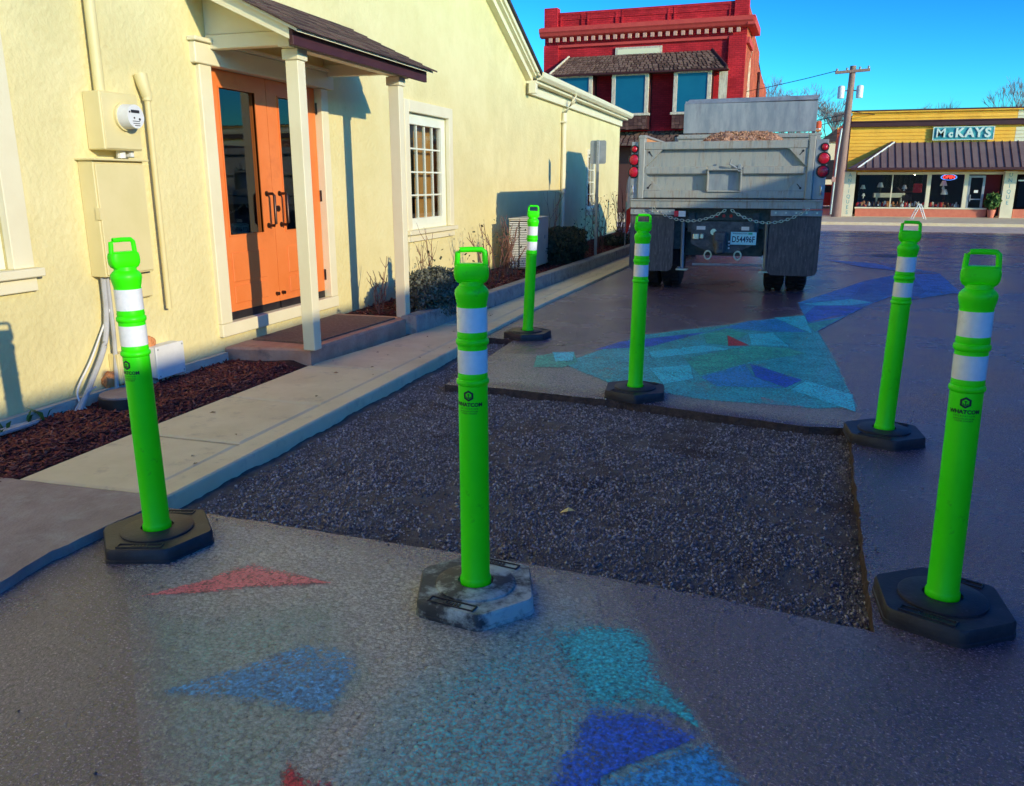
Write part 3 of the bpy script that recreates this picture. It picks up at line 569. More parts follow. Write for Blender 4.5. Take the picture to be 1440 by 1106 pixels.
for b in BASES: tri('p_base', b, .0012, 'painted_ground', .22)
for m_, p_ in MURAL: tri(m_, p_, edge=.2 if 'wash' in m_ else (.07 if p_[0][1] < 2.6 else .012))
# ------------------------------------------------------------------ CREAM BUILDING
XW = -4.05
def wall_cells(mb, ylim, zlim, holes, x):
    Y = sorted({*ylim, *[h[0] for h in holes], *[h[1] for h in holes]}); Z = sorted({*zlim, *[h[2] for h in holes], *[h[3] for h in holes]})
    for a, b in zip(Y, Y[1:]):
        for c, d in zip(Z, Z[1:]):
            if any(h[0] <= a and b <= h[1] and h[2] <= c and d <= h[3] for h in holes): continue
            mb.add([(x, a, c), (x, b, c), (x, b, d), (x, a, d)], [(0, 1, 2, 3)])
    for a, b, c, d in holes:   # reveals
        q = x-.16
        for p in (((a, c), (b, c)), ((b, c), (b, d)), ((b, d), (a, d)), ((a, d), (a, c))):
            (y0, z0), (y1, z1) = p; mb.add([(x, y0, z0), (x, y1, z1), (q, y1, z1), (q, y0, z0)], [(0, 1, 2, 3)])
cb = thing('cream_building', 'cream stucco building with gabled front, orange double doors and white windows', 'building')
H_DOOR = (5.40, 6.95, .33, 2.23); H_W1 = (8.86, 10.06, .86, 2.18); H_W2 = (18.2, 19.2, .82, 2.0); H_WL = (2.3, 3.53, .93, 2.5)
mb = MB(); wall_cells(mb, (-6, 22.0), (-.1, 3.0), [H_DOOR, H_W1, H_W2, H_WL], XW)
mb.add([(XW, -3.5, 3.0), (XW, 13.55, 3.0), (XW, 5.0, 6.67)], [(0, 1, 2)])
mb.add([(XW, 22, -.1), (-12, 22, -.1), (-12, 22, 3), (XW, 22, 3)], [(0, 1, 2, 3)]); mb.add([(XW, -6, -.1), (-12, -6, -.1), (-12, -6, 3), (XW, -6, 3)], [(0, 1, 2, 3)])
mb.add([(-12, -6, -.1), (-12, 22, -.1), (-12, 22, 3), (-12, -6, 3)], [(0, 1, 2, 3)])
mb.build('wall', 'stucco', cb)
mb = MB(); mb.prism(jag([(XW, -6), (-4.005, -6), (-4.0, 5.29), (XW, 5.29)], .12, .006, 8), .22, 2, -.1); mb.build('foundation', 'foundation', cb)
mb = MB()   # dark rooms behind the openings
for a, b, c, d in (H_DOOR, H_W1, H_W2, H_WL):
    y0, y1, z0, z1, x0 = a-.5, b+.5, c-.4, d+.3, -6.2
    mb.add([(x0, y0, z0), (x0, y1, z0), (x0, y1, z1), (x0, y0, z1), (XW-.17, y0, z0), (XW-.17, y1, z0), (XW-.17, y1, z1), (XW-.17, y0, z1)], [(0, 1, 2, 3), (0, 1, 5, 4), (3, 2, 6, 7), (0, 3, 7, 4), (1, 2, 6, 5)])
mb.build('interior', 'dark', cb)
# gable rake boards and roof
def rake(mb, o0, o1, x0, x1, y0=13.62, y1=5., sl=.43, zb=2.965):
    f = lambda y, o: zb+(13.613-y)*sl+o
    for s in (0, 1):
        g = lambda y: y if s == 0 else 10-y
        A, B = g(y0), g(y1); v = [(x, yy, f(y, o)) for x in (x0, x1) for (yy, y) in ((A, y0), (B, y1)) for o in (o0, o1)]
        mb.add(v, [(0, 1, 3, 2), (4, 6, 7, 5), (0, 2, 6, 4), (1, 5, 7, 3), (0, 4, 5, 1), (2, 3, 7, 6)])
mb = MB(); rake(mb, -.005, .16, XW, -3.955, 13.6); rake(mb, .085, .165, -3.955, -3.90, 13.78); rake(mb, .13, .2, -3.90, -3.865, 13.86); mb.build('rake_trim', 'trim', cb)
mb = MB(); rake(mb, .202, .25, -12, -3.83, 13.98); mb.build('roof', 'roof_dark', cb)
mb = MB(); mb.box(XW, -3.985, 13.56, 21.98, 2.80, 2.955, .006); mb.box(XW, -3.86, 13.5, 22.1, 2.957, 3.0, .004); mb.box(-3.985, -3.865, 13.45, 13.56, 2.80, 2.955, .004); mb.build('eave_trim', 'trim', cb)
mb = MB(); pr = [(-3.86, 3.005), (-3.80, 3.005), (-3.755, 3.05), (-3.745, 3.12), (-3.765, 3.122), (-3.775, 3.07), (-3.83, 3.03), (-3.86, 3.03)]
mb.prism(pr, 8.75, 1, 13.5)
mb.build('gutter', 'trim', cb)
mb = MB(); mb.add([(-3.85, 13.5, 3.125), (-3.85, 22.3, 3.125), (-8, 22.3, 4.4), (-8, 13.5, 4.4), (-12, 13.5, 3.1), (-12, 22.3, 3.1)], [(0, 1, 2, 3), (3, 2, 5, 4)]); mb.build('wing_roof', 'roof_dark', cb)
mb = MB(); mb.tube([(-3.80, 15.95, 3.02), (-3.82, 15.95, 2.9), (-4.0, 15.9, 2.68), (-4.0, 15.85, .25), (-3.9, 15.85, .2)], .045, 8); mb.build('downspout', 'trim', cb, True)
for zb in (2.5, 1.2):
    MB().box(-4.052, -3.948, 15.79, 15.92, zb, zb+.03).build('downspout_strap', 'trim', cb)
# windows
def window(hole, cols, rows, sash=.06, trim=.11, sill=True, drapes=True, fw=.05):
    a, b, c, d = hole; f = MB()
    w = trim
    f.box(XW-.02, XW+.03, a-w, a+.005, c-.0, d+w, .004); f.box(XW-.02, XW+.03, b-.005, b+w, c, d+w, .004); f.box(XW-.02, XW+.034, a+.005, b-.005, d-.005, d+w, .004)
    fr = f.build('window', 'trim', cb)
    s = MB(); x0, x1 = XW-.09, XW-.03
    s.box(x0, x1, a+.005, a+sash, c, d, .004); s.box(x0, x1, b-sash, b-.005, c, d, .004); s.box(x0, x1, a+sash, b-sash, c, c+sash, .004); s.box(x0, x1, a+sash, b-sash, d-sash, d-.005, .004)
    s.build('sash', 'white_frame', fr)
    if sill:
        q = MB(); q.box(XW-.02, XW+.075, a-w-.03, b+w+.03, c-.05, c-.001, .006); q.box(XW, XW+.035, a-w, b+w, c-.13, c-.052, .004); q.build('sill', 'trim', fr)
    A, B, Cc, D = a+sash, b-sash, c+sash, d-sash; mu = MB(); t = .009
    for i in range(1, cols): y = A+(B-A)*i/cols; mu.box(XW-.078, XW-.048, y-t, y+t, Cc, D)
    for j in range(1, rows): z = Cc+(D-Cc)*j/rows; mu.box(XW-.076, XW-.05, A, B, z-t, z+t)
    if cols > 1: mu.build('muntin', 'white_frame', fr)
    pm = MB(); pm.box(-.003, .003, t, (B-A)/cols-t, t, (D-Cc)/rows-t); me = pm.mesh('pane', 'glass')
    for i in range(cols):
        for j in range(rows): link('pane', me, fr, (XW-.063, A+(B-A)*i/cols, Cc+(D-Cc)*j/rows))
    if drapes:
        for (u0, u1, mm) in drapes:
            v = []; n = 26
            for i in range(n+1):
                y = a+(b-a)*(u0+(u1-u0)*i/n); x = XW-.2+.025*math.sin(i*1.9); v += [(x, y, c-.2), (x, y, d+.1)]
            q = MB(); q.add(v, [(2*i, 2*i+2, 2*i+3, 2*i+1) for i in range(n)]); q.build('curtain', mm, fr, True)
    return fr
window(H_W1, 4, 4, .13, .12, True, [(.5, 1.15, 'drape')])
window(H_W2, 3, 4, .06, .10, True, [(.0, .35, 'curtain')])
window(H_WL, 1, 1, .05, .13, True, [(.0, 1.1, 'curtain')])
# doors
fr = MB(); fr.box(XW-.1, XW+.035, 5.27, 5.405, .337, 2.222, .005); fr.box(XW-.1, XW+.035, 6.945, 7.065, .337, 2.222, .005)
fr.box(XW-.1, XW+.05, 5.22, 7.16, 2.225, 2.37, .006); fr.box(XW, XW+.075, 5.2, 7.18, 2.37, 2.40, .005); fr.box(XW-.12, XW+.04, 5.27, 7.065, .235, .335, .005)
fr.build('door_frame', 'trim', cb)
XD = XW-.035
def door(y0, y1, g0, g1, hy, left):
    d = MB(); g = (g0, g1, 1.0, 2.095)
    Y = sorted({y0, y1, g0, g1}); Z = [.40, 1.0, 2.095, 2.222]
    for a, b in zip(Y, Y[1:]):
        for c, e in zip(Z, Z[1:]):
            if a >= g0 and b <= g1 and c == 1.0: continue
            d.box(XD-.05, XD, a, b, c, e)
    # raised lower panel moulding
    for (c, e) in ((.46, .60), (.63, .86)):
        d.box(XD-.001, XD+.007, g0, g1, c, e, .006)
    ob = d.build('door', 'door', cb)
    k = MB(); t = .012
    k.box(XD-.02, XD+.008, g0-t, g0, 1.0-t, 2.095+t); k.box(XD-.02, XD+.008, g1, g1+t, 1.0-t, 2.095+t); k.box(XD-.02, XD+.007, g0, g1, 1.0-t, 1.0); k.box(XD-.02, XD+.007, g0, g1, 2.095, 2.095+t)
    k.build('glass_stop', 'door', ob)
    q = MB(); q.box(XD-.03, XD-.022, g0, g1, 1.0, 2.095); q.build('glass', 'glass', ob)
    h = MB(); h.tube([(XD, hy, 1.31), (XD+.06, hy, 1.31), (XD+.075, hy, 1.295), (XD+.075, hy, 1.065), (XD+.06, hy, 1.05), (XD, hy, 1.05)], .0125, 10)
    h.disc((XD, hy, 1.31), .022, .006, 0); h.disc((XD, hy, 1.05), .022, .006, 0); h.build('handle', 'bronze', ob, True)
    k = MB(); k.box(XD-.045, XD+.004, y0+.01, y1-.01, .337, .40); k.build('kickplate', 'black', ob)
    hi = MB()
    hy2 = y0-.008 if left else y1+.008
    for z in (.55, 1.28, 2.05): hi.tube([(XD+.012, hy2, z-.05), (XD+.012, hy2, z+.05)], .011, 8)
    hi.build('hinge', 'bronze', ob, True)
    return ob
dl = door(5.41, 6.175, 5.555, 6.01, 6.085, True); dr = door(6.18, 6.94, 6.345, 6.765, 6.275, False)
q = MB(); q.disc((XD, 6.235, 1.185), .026, .014, 0, 16); q.disc((XD+.014, 6.235, 1.185), .014, .004, 0, 12); q.build('lock_cylinder', 'bronze', dr)
q = MB()
for yy in (6.13, 6.22): q.disc((XD, yy, .47), .015, .03, 0, 12)
q.build('foot_stop', 'bronze', dr)
# curtain strip behind left door glass
v = []; n = 24
for i in range(n+1): v += [(XW-.34+.02*math.sin(i*1.6), 5.62+.16*i/n+.05, .7), (XW-.34+.02*math.sin(i*1.6), 5.58+.16*i/n+.05, 2.2)]
q = MB(); q.add(v, [(2*i, 2*i+2, 2*i+3, 2*i+1) for i in range(n)]); q.build('curtain', 'curtain', dl, True)
# ------------------------------------------------------------------ porch
po = thing('porch_canopy', 'small shed roofed porch on two cream posts over the orange doors', 'porch canopy')
for y in (5.385, 7.03):
    p = MB(); p.box(-3.385, -3.285, y, y+.1, .155, 2.31, .004); ob = p.build('post', 'trim', po)
    q = MB(); q.box(-3.40, -3.27, y-.014, y+.114, 2.235, 2.308, .004); q.build('post_cap', 'trim', ob)
b_ = MB(); b_.box(-3.38, -3.29, 5.30, 7.26, 2.31, 2.425, .004); b_.build('front_beam', 'trim', po)
for y in (5.385, 7.04):
    q = MB(); q.box(-4.04, -3.382, y+.005, y+.085, 2.335, 2.43, .004); q.build('side_beam', 'trim', po)
zr = lambda x: 2.455-(x+3.30)*.475
for y in (5.40, 7.06):
    q = MB(); q.prism([(XW+.002, 2.435), (-3.40, 2.435), (-3.40, zr(-3.40)-.012), (XW+.002, zr(XW)-.012)], .05, 1, y+.01); q.build('gable_panel', 'trim', po)
for y in (5.16, 7.36):   # rake boards
    q = MB(); q.prism([(XW+.002, zr(XW)-.09), (-3.20, zr(-3.2)-.075), (-3.20, zr(-3.2)), (XW+.002, zr(XW))], .035, 1, y); q.build('rake_board', 'trim', po)
q = MB(); q.prism([(XW+.002, zr(XW)), (-3.12, zr(-3.12)), (-3.12, zr(-3.12)+.02), (XW+.002, zr(XW)+.02)], 2.30, 1, 5.13); q.build('roof_deck', 'trim', po)
q = MB(); q.box(-3.2, -3.17, 5.16, 7.40, zr(-3.17)-.10, zr(-3.17)-.003, .003); q.build('fascia', 'maroon', po)
q = MB(); r_ = random.Random(3); x = -3.09; row = 0
while x > XW:
    y = 5.11+(.0 if row % 2 else -.08)
    while y < 7.46:
        w = r_.uniform(.13, .19); y1 = min(y+w, 7.47); t = r_.uniform(.008, .014); x1 = max(x-.22, XW+.003)
        ya = max(y, 5.11)
        if y1-ya > .03:
            z0, z1 = zr(x)+.028, zr(x1)+.022
            q.add([(x, ya, z0), (x, y1-.006, z0), (x1, y1-.006, z1), (x1, ya, z1), (x, ya, z0+t), (x, y1-.006, z0+t), (x1, y1-.006, z1+.004), (x1, ya, z1+.004)], [(0, 1, 2, 3), (4, 7, 6, 5), (0, 4, 5, 1), (1, 5, 6, 2), (3, 2, 6, 7), (0, 3, 7, 4)])
        y = y1
    x -= .14; row += 1
q.build('shingle', 'shingle', po, kind='stuff')
st = MB(); P4 = jag([(XW+.01, 5.31), (-3.36, 5.44), (-3.26, 7.10), (XW+.01, 7.10)], .08, .005, 9); cen = Vector((-3.7, 6.2))
n = len(P4); top = [(p+(cen-p).normalized()*.018) for p in P4]
st.add([(*p, -.05) for p in P4]+[(*p, .138) for p in P4]+[(*p, .155) for p in top], [(i, (i+1) % n, n+(i+1) % n, n+i) for i in range(n)]+[(n+i, n+(i+1) % n, 2*n+(i+1) % n, 2*n+i) for i in range(n)]+[tuple(range(2*n, 3*n))])
st.build('porch_step', 'step', label='worn pinkish concrete step in front of the orange doors', cat='step')
mb = MB(); mb.prism([(-4.0, 5.62), (-3.45, 5.60), (-3.36, 6.95), (-4.0, 6.95)], .012, 2, .156); mb.build('doormat', 'doormat', label='brown mat covering the porch step before the doors', cat='mat')
# ------------------------------------------------------------------ meters and pipes on the wall
em = thing('electric_meter', 'cream electric meter box with round dial below a conduit', 'electric meter', (XW, 4.36, 1.76))
MB().box(0, .13, -.17, .145, -.165, .175, .006).build('meter_box', 'box_paint', em)
MB().box(.13, .136, -.162, .137, -.157, .165, .004).build('cover', 'box_paint', em)
q = MB(); q.disc((.134, .005, .035), .085, .02, 0, 28); q.build('collar', 'box_paint', em, True)
q = MB(); q.disc((.154, .005, .035), .075, .075, 0, 28, .070); dial = q.build('dial', 'white', em, True)
q = MB(); q.box(.229, .2305, -.033, .037, .055, .073); q.disc((.229, -.01, .026), .006, .002, 0, 8); q.disc((.229, .035, .02), .008, .002, 0, 8); q.disc((.229, -.045, .06), .006, .002, 0, 8)
for zz in (.005, -.008, -.02): q.box(.229, .2302, -.03+abs(zz), .034, zz, zz+.004)
q.build('display', 'black', dial)
q = MB(); q.tube([(.06, .03, -.165), (.06, .03, -.21)], .028, 10); q.box(.04, .09, .08, .11, -.2, -.165); q.build('conduit_stub', 'white', em)
q = MB(); q.tube([(.05, -.075, .175), (.05, -.075, 2.2)], .033, 12); q.build('conduit', 'box_paint', em, True)
MB().box(.0, .088, -.125, -.025, .75, .775).build('pipe_strap', 'box_paint', em)
ep = thing('electrical_panel', 'tall flat cream electrical panel below the round meter', 'electrical panel', (XW, 4.32, 1.2))
MB().box(0, .115, -.23, .19, -.37, .33, .004).build('cabinet', 'box_paint', ep)
MB().box(.115, .125, -.22, .18, -.36, .315, .004).build('cover', 'box_paint', ep)
MB().box(0, .15, -.25, .21, .33, .342, .003).build('rain_lip', 'box_paint', ep)
MB().box(.1, .13, -.238, -.22, -.02, .05).build('latch', 'box_paint', ep)
vp = thing('vent_pipe', 'thin cream vent pipe with capped top beside the panel', 'pipe', (XW+.05, 4.69, .55))
MB().tube([(0, 0, 0), (0, 0, 1.4)], .02, 10).build('pipe', 'box_paint', vp, True)
MB().tube([(0, 0, 1.37), (0, 0, 1.40)], .03, 10).build('collar', 'box_paint', vp, True)
MB().tube([(0, 0, 1.40), (-.005, -.02, 1.47), (-.02, -.02, 1.53)], .034, 10, .045).build('cap', 'box_paint', vp, True)
jb = thing('junction_box', 'pale grey utility box low on the wall near the step', 'junction box', (XW, 4.585, .21))
MB().box(0, .10, -.135, .135, -.11, .105, .008).build('box', 'white', jb); MB().box(.10, .112, -.14, .14, -.115, .11, .006).build('cover', 'white', jb)
q = MB()
for y in (-.12, .12):
    for z in (-.095, .09): q.disc((.112, y, z), .006, .003, 0, 8)
q.build('screw', 'grey_metal', jb)
j2 = thing('cable_box', 'small cream cable box behind the leftmost green post', 'cable box', (XW, 4.2, .23)); MB().box(0, .08, -.06, .09, -.10, .10, .006).build('box', 'box_paint', j2); MB().box(.08, .088, -.055, .085, -.095, .095, .004).build('cover', 'box_paint', j2)
fb = thing('wall_outlet', 'slim flat outlet cover on the wall between panel and vent pipe', 'outlet', (XW, 4.5, .74)); MB().box(0, .05, -.055, .055, -.085, .085, .008).build('cover', 'box_paint', fb); MB().box(.0, .065, -.06, .06, .085, .095).build('hood', 'black', fb)
for (y, z, s) in ((4.12, .16, .06), (4.5, .34, .045)):
    bm = bmesh.new(); bmesh.ops.create_icosphere(bm, subdivisions=3, radius=s)
    for v in bm.verts: v.co *= 1+.35*mnoise.noise(v.co*30); v.co.x *= .5
    me = bpy.data.meshes.new('foam'); bm.to_mesh(me); bm.free(); me.materials.append(M['foam']); me.shade_smooth()
    link('foam_sealant', me, None, (XW+.02, y, z), label='orange foam blob sealing the wall %s' % ('beside the cable box' if z < .3 else 'on top of the pale utility box'), cat='foam')
def cable(name, pts, r, m, label, cat='cable'):
    mb = MB(); P = [Vector(p) for p in pts]; out = []
    for i in range(len(P)-1):
        p0, p1, p2, p3 = P[max(i-1, 0)], P[i], P[i+1], P[min(i+2, len(P)-1)]
        for k in range(8):
            t = k/8; out.append(.5*((2*p1)+(p2-p0)*t+(2*p0-5*p1+4*p2-p3)*t*t+(3*p1-p0-3*p2+p3)*t**3))
    out.append(P[-1]); mb.tube(out, r, 8); return mb.build(name, m, None, True, label=label, cat=cat)
cable('conduit', [(-4.0, 4.13, .83), (-4.0, 4.12, .6), (-3.99, 4.06, .4), (-3.97, 3.9, .2), (-3.93, 3.72, .03)], .017, 'pvc', 'grey plastic conduit curving from the panel down to the mulch', 'conduit')
cable('conduit', [(-4.0, 4.16, .83), (-4.0, 4.16, .5), (-4.0, 4.15, .3), (-3.99, 4.12, .1)], .014, 'pvc', 'straight grey conduit dropping from the panel beside the curved one', 'conduit')
cable('cable', [(-4.0, 4.15, .62), (-4.01, 4.08, .5), (-4.0, 3.95, .33), (-3.99, 3.82, .19), (-3.97, 3.79, .12), (-3.95, 3.82, .05)], .006, 'white', 'thin white cable looping off the curved conduit')
cable('cable', [(-3.96, 3.92, .17), (-3.95, 3.84, .15), (-3.96, 3.76, .08), (-3.94, 3.70, .03)], .007, 'pvc', 'short grey cable clipped across the conduit foot')
for i in range(3):
    cable('hose', [(-3.98+.03*i, 2.5, .06), (-3.93+.03*i, 3.0, .075+.012*i), (-3.97+.02*i, 3.28+.06*i, .08), (-4.02, 3.45+.05*i, .06)], .014, 'pvc', ['lowest grey hose lying against the foot of the wall', 'middle grey hose lying at the foot of the wall', 'outer grey hose lying on the mulch edge'][i], 'hose')
vb = thing('valve_box', 'round dark valve box with gravelly lid set in mulch', 'valve box', (-3.80, 3.98, .03))
MB().lathe([(.155, 0), (.15, .085), (.14, .09)], 28).build('body', 'black', vb, True); MB().lathe([(.143, .088), (.145, .10), (.13, .104)], 28).build('lid', 'apron', vb, True)
# ------------------------------------------------------------------ plants against the wall
def stems(mb, base, n, h, spread, r0=.006, rnd=None, branch=3, lean=(0, 0)):
    rd = rnd or random
    for i in range(n):
        p = Vector(base)+Vector((rd.uniform(-.3, .3)*spread, rd.uniform(-.3, .3)*spread, 0)); a = rd.uniform(0, 6.28); t = rd.uniform(.1, 1)*spread
        hh = h*rd.uniform(.55, 1.05); pts = [p]
        for k in range(1, 6):
            f = k/5; pts.append(p+Vector((math.cos(a)*t*f**1.5+rd.uniform(-.02, .02)+lean[0]*f, math.sin(a)*t*f**1.5+rd.uniform(-.02, .02)+lean[1]*f, hh*f)))
        mb.tube(pts, r0, 5, r0*.35)
        for b in range(branch):
            k = rd.randint(1, 4); q = pts[k]; aa = rd.uniform(0, 6.28); L = hh*rd.uniform(.12, .3)
            mb.tube([q, q+Vector((math.cos(aa)*L*.4, math.sin(aa)*L*.4, L*.5)), q+Vector((math.cos(aa)*L*.6, math.sin(aa)*L*.6, L))], r0*.5, 4, r0*.2)
def bare_shrub(loc, n, h, spread, label, seed, m='twig', leaves=40, lm='leafdark', r0=.007, branch=4, name='bare_shrub', cat='shrub'):
    rd = random.Random(seed); t = thing(name, label, cat, loc)
    mb = MB(); stems(mb, (0, 0, 0), n, h, spread, r0, rd, branch); mb.build('stem', m, t)
    if leaves:
        V, F = leaf_cloud(leaves, (0, 0, h*.45), (spread, spread, h*.4), .03, lambda p: True); bulk('leaf', V, F, lm, t, kind='stuff')
    return t
bare_shrub((-3.68, 7.28, .13), 6, .55, .16, 'dry thin stems growing beside the right porch post', 1, leaves=0)
bare_shrub((-3.75, 8.55, .13), 11, .75, .2, 'bare straw coloured stems standing behind the grey hedge', 2, leaves=30)
bare_shrub((-3.5, 10.1, .13), 8, .85, .3, 'bare rose bush just before the air conditioner', 3, r0=.009, leaves=60)
bare_shrub((-3.52, 10.95, .13), 10, .95, .28, 'reddish bare rose bush touching the air conditioner grille', 4, r0=.011, leaves=30)
bare_shrub((-3.5, 13.2, .13), 5, 1.1, .25, 'single bare sapling rising behind the dark juniper', 5, leaves=0)
bare_shrub((-3.3, 16.0, .13), 9, 1.2, .4, 'bare rose bush with few red leaves behind sign post', 6, leaves=70, r0=.009)
bare_shrub((-3.05, 17.2, .13), 12, 1.3, .45, 'tall tangled bare shrub at the far end of the bed', 7, leaves=80, lm='mulch', r0=.011)
bare_shrub((-3.25, 14.9, .13), 6, .8, .3, 'thin bare shrub at the foot of the sign post', 8, leaves=40)
def hedge(loc, size, nleaf, leaf, lm, label, seed):
    t = thing('hedge', label, 'hedge', loc); rd = random.Random(seed)
    def keep(p):
        r = (abs(p[0])**3+abs(p[1])**3+max(0, p[2])**3)**(1/3); k = .86+.16*mnoise.noise(Vector(p)*2.6+Vector((seed, 0, 0)))
        return r < k and r > k*.55
    V, F = leaf_cloud(nleaf, (0, 0, size[2]*.5), (size[0], size[1], size[2]*.52), leaf, keep); bulk('leaf', V, F, lm, t, kind='stuff')
    mb = MB(); stems(mb, (0, 0, 0), 16, size[2]*.9, size[0]*.9, .008, rd, 5)
    mb.build('stem', 'twig', t)
    bm = bmesh.new(); bmesh.ops.create_icosphere(bm, subdivisions=3, radius=1)
    for v in bm.verts:
        k = .72+.14*mnoise.noise(v.co*2.2); v.co = Vector((v.co.x*size[0]*k, v.co.y*size[1]*k, size[2]*.5+v.co.z*size[2]*.48*k))
    me = bpy.data.meshes.new('core'); bm.to_mesh(me); bm.free(); me.materials.append(M[lm]); link('inner_foliage', me, t)
hedge((-3.34, 7.86, .10), (.34, .60, .46), 9000, .026, 'leafgrey', 'grey green lavender hedge beside the right porch post', 11)
hedge((-3.38, 13.35, .10), (.42, .95, .62), 9000, .034, 'leafdark', 'dark clipped juniper hedge right of the air conditioner', 12)
hedge((-3.2, 17.6, .06), (.35, 1.2, .28), 3000, .035, 'leafdark', 'low dark ground shrub at the far end of bed', 13)
for i, (x, y) in enumerate(((-3.97, 3.28), (-3.98, 3.42), (-3.96, 3.52), (-3.9, 3.16))):
    t = thing('weed', ['short weed with dark leaf at the wall foot', 'weed with one upright leaf near the cables', 'green weed against the wall beside the conduit foot', 'small sprawling weed at the mulch edge by the hoses'][i], 'weed', (x, y, .05))
    mb = MB()
    for k in range(5):
        a = random.uniform(0, 6.28); L = random.uniform(.05, .13); w = .012; d = Vector((math.cos(a), math.sin(a), 0)); s_ = Vector((-d.y, d.x, 0))
        p = [Vector((0, 0, 0)), d*L*.3+Vector((0, 0, L*.6)), d*L*.7+Vector((0, 0, L*.8))]
        mb.add([p[0]-s_*w*.4, p[0]+s_*w*.4, p[1]-s_*w, p[1]+s_*w, p[2]], [(0, 1, 3, 2), (2, 3, 4)])
    mb.build('leaf', 'leafgreen', t)
# ------------------------------------------------------------------ air conditioner, sign, flag
ac = thing('air_conditioner', 'boxy white air conditioner outdoor unit with slatted grille by the wall', 'air conditioner', (-3.56, 12.1, .14))
MB().box(-.17, .16, -.49, .5, .03, .74, .012).build('casing', 'ac', ac); MB().box(-.18, .17, -.5, .51, .74, .755, .005).build('top_cover', 'ac', ac)
q = MB()
for k in range(26):
    z = .07+k*.025; q.add([(-.155, -.492, z), (-.02, -.492, z), (-.02, -.515, z-.008), (-.155, -.515, z-.008), (-.155, -.492, z+.008), (-.02, -.492, z+.008)], [(0, 1, 2, 3), (2, 1, 5, ), (3, 2, 5, 4), (0, 3, 4)])
    q.add([(0, -.492, z), (.13, -.492, z), (.13, -.515, z-.008), (0, -.515, z-.008), (0, -.492, z+.008), (.13, -.492, z+.008)], [(0, 1, 2, 3), (2, 1, 5), (3, 2, 5, 4), (0, 3, 4)])
q.build('grille', 'white', ac); MB().box(-.158, .135, -.4925, -.4905, .05, .72).build('grille_back', 'black', ac)
q = MB(); q.disc((.161, .28, .45), .03, .006, 0, 16); q.build('badge', 'grey_metal', ac); q = MB(); q.box(-.15, .14, -.45, -.4, 0, .03); q.box(-.15, .14, .4, .45, 0, .03); q.build('foot', 'black', ac)
sg = thing('sign_post', 'grey back of a rounded rectangular sign on a steel post', 'sign', (-3.04, 14.5, .15))
MB().box(-.024, .024, -.015, .015, 0, 1.96, .004).build('post', 'grey_metal', sg)
q = MB(); P = []
for cx, cz, a0 in ((.105, 1.92, 0), (-.105, 1.92, 90), (-.105, 1.60, 180), (.105, 1.60, 270)):
    for k in range(5): a = R(a0+k*22.5); P.append((cx+.035*math.cos(a), cz+.035*math.sin(a)))
q.prism(P, .004, 1, .017); q.build('panel', 'grey_metal', sg)
q = MB()
for z in (1.68, 1.88): q.disc((0, -.02, z), .008, .008, 1, 8)
q.build('bolt', 'chrome', sg)
ff = thing('feather_flag', 'narrow grey feather flag with red lower end beyond the bed', 'flag', (-2.78, 16.0, .05))
q = MB(); pts = [(0, 0, 0)]+[(.0, 0, .3*k) for k in range(1, 5)]+[(.02, 0, 1.4), (.07, 0, 1.55), (.13, 0, 1.62)]; q.tube(pts, .012, 6, .006); q.build('pole', 'grey_metal', ff)
q = MB(); q.prism([(.012, .85), (.10, .9), (.17, 1.3), (.165, 1.5), (.13, 1.62), (.07, 1.55), (.02, 1.4)], .006, 1, -.003); q.build('cloth', 'white', ff)
q = MB(); q.prism([(.012, .4), (.05, .42), (.13, .75), (.10, .895), (.012, .845)], .006, 1, -.0032); q.build('cloth', 'red_cloth', ff, label='red lower end of the flag')
ss = thing('yard_sign', 'small orange and green sign board behind the truck', 'yard sign', (-3.5, 20.5, 0))
MB().box(-.012, .012, -.012, .012, 0, 1.14).build('stake', 'grey_metal', ss); MB().box(-.07, .07, -.02, -.013, .95, 1.15).build('board', 'foam', ss); MB().box(-.07, .07, -.021, -.014, .72, .945).build('board', 'teal_sign', ss)
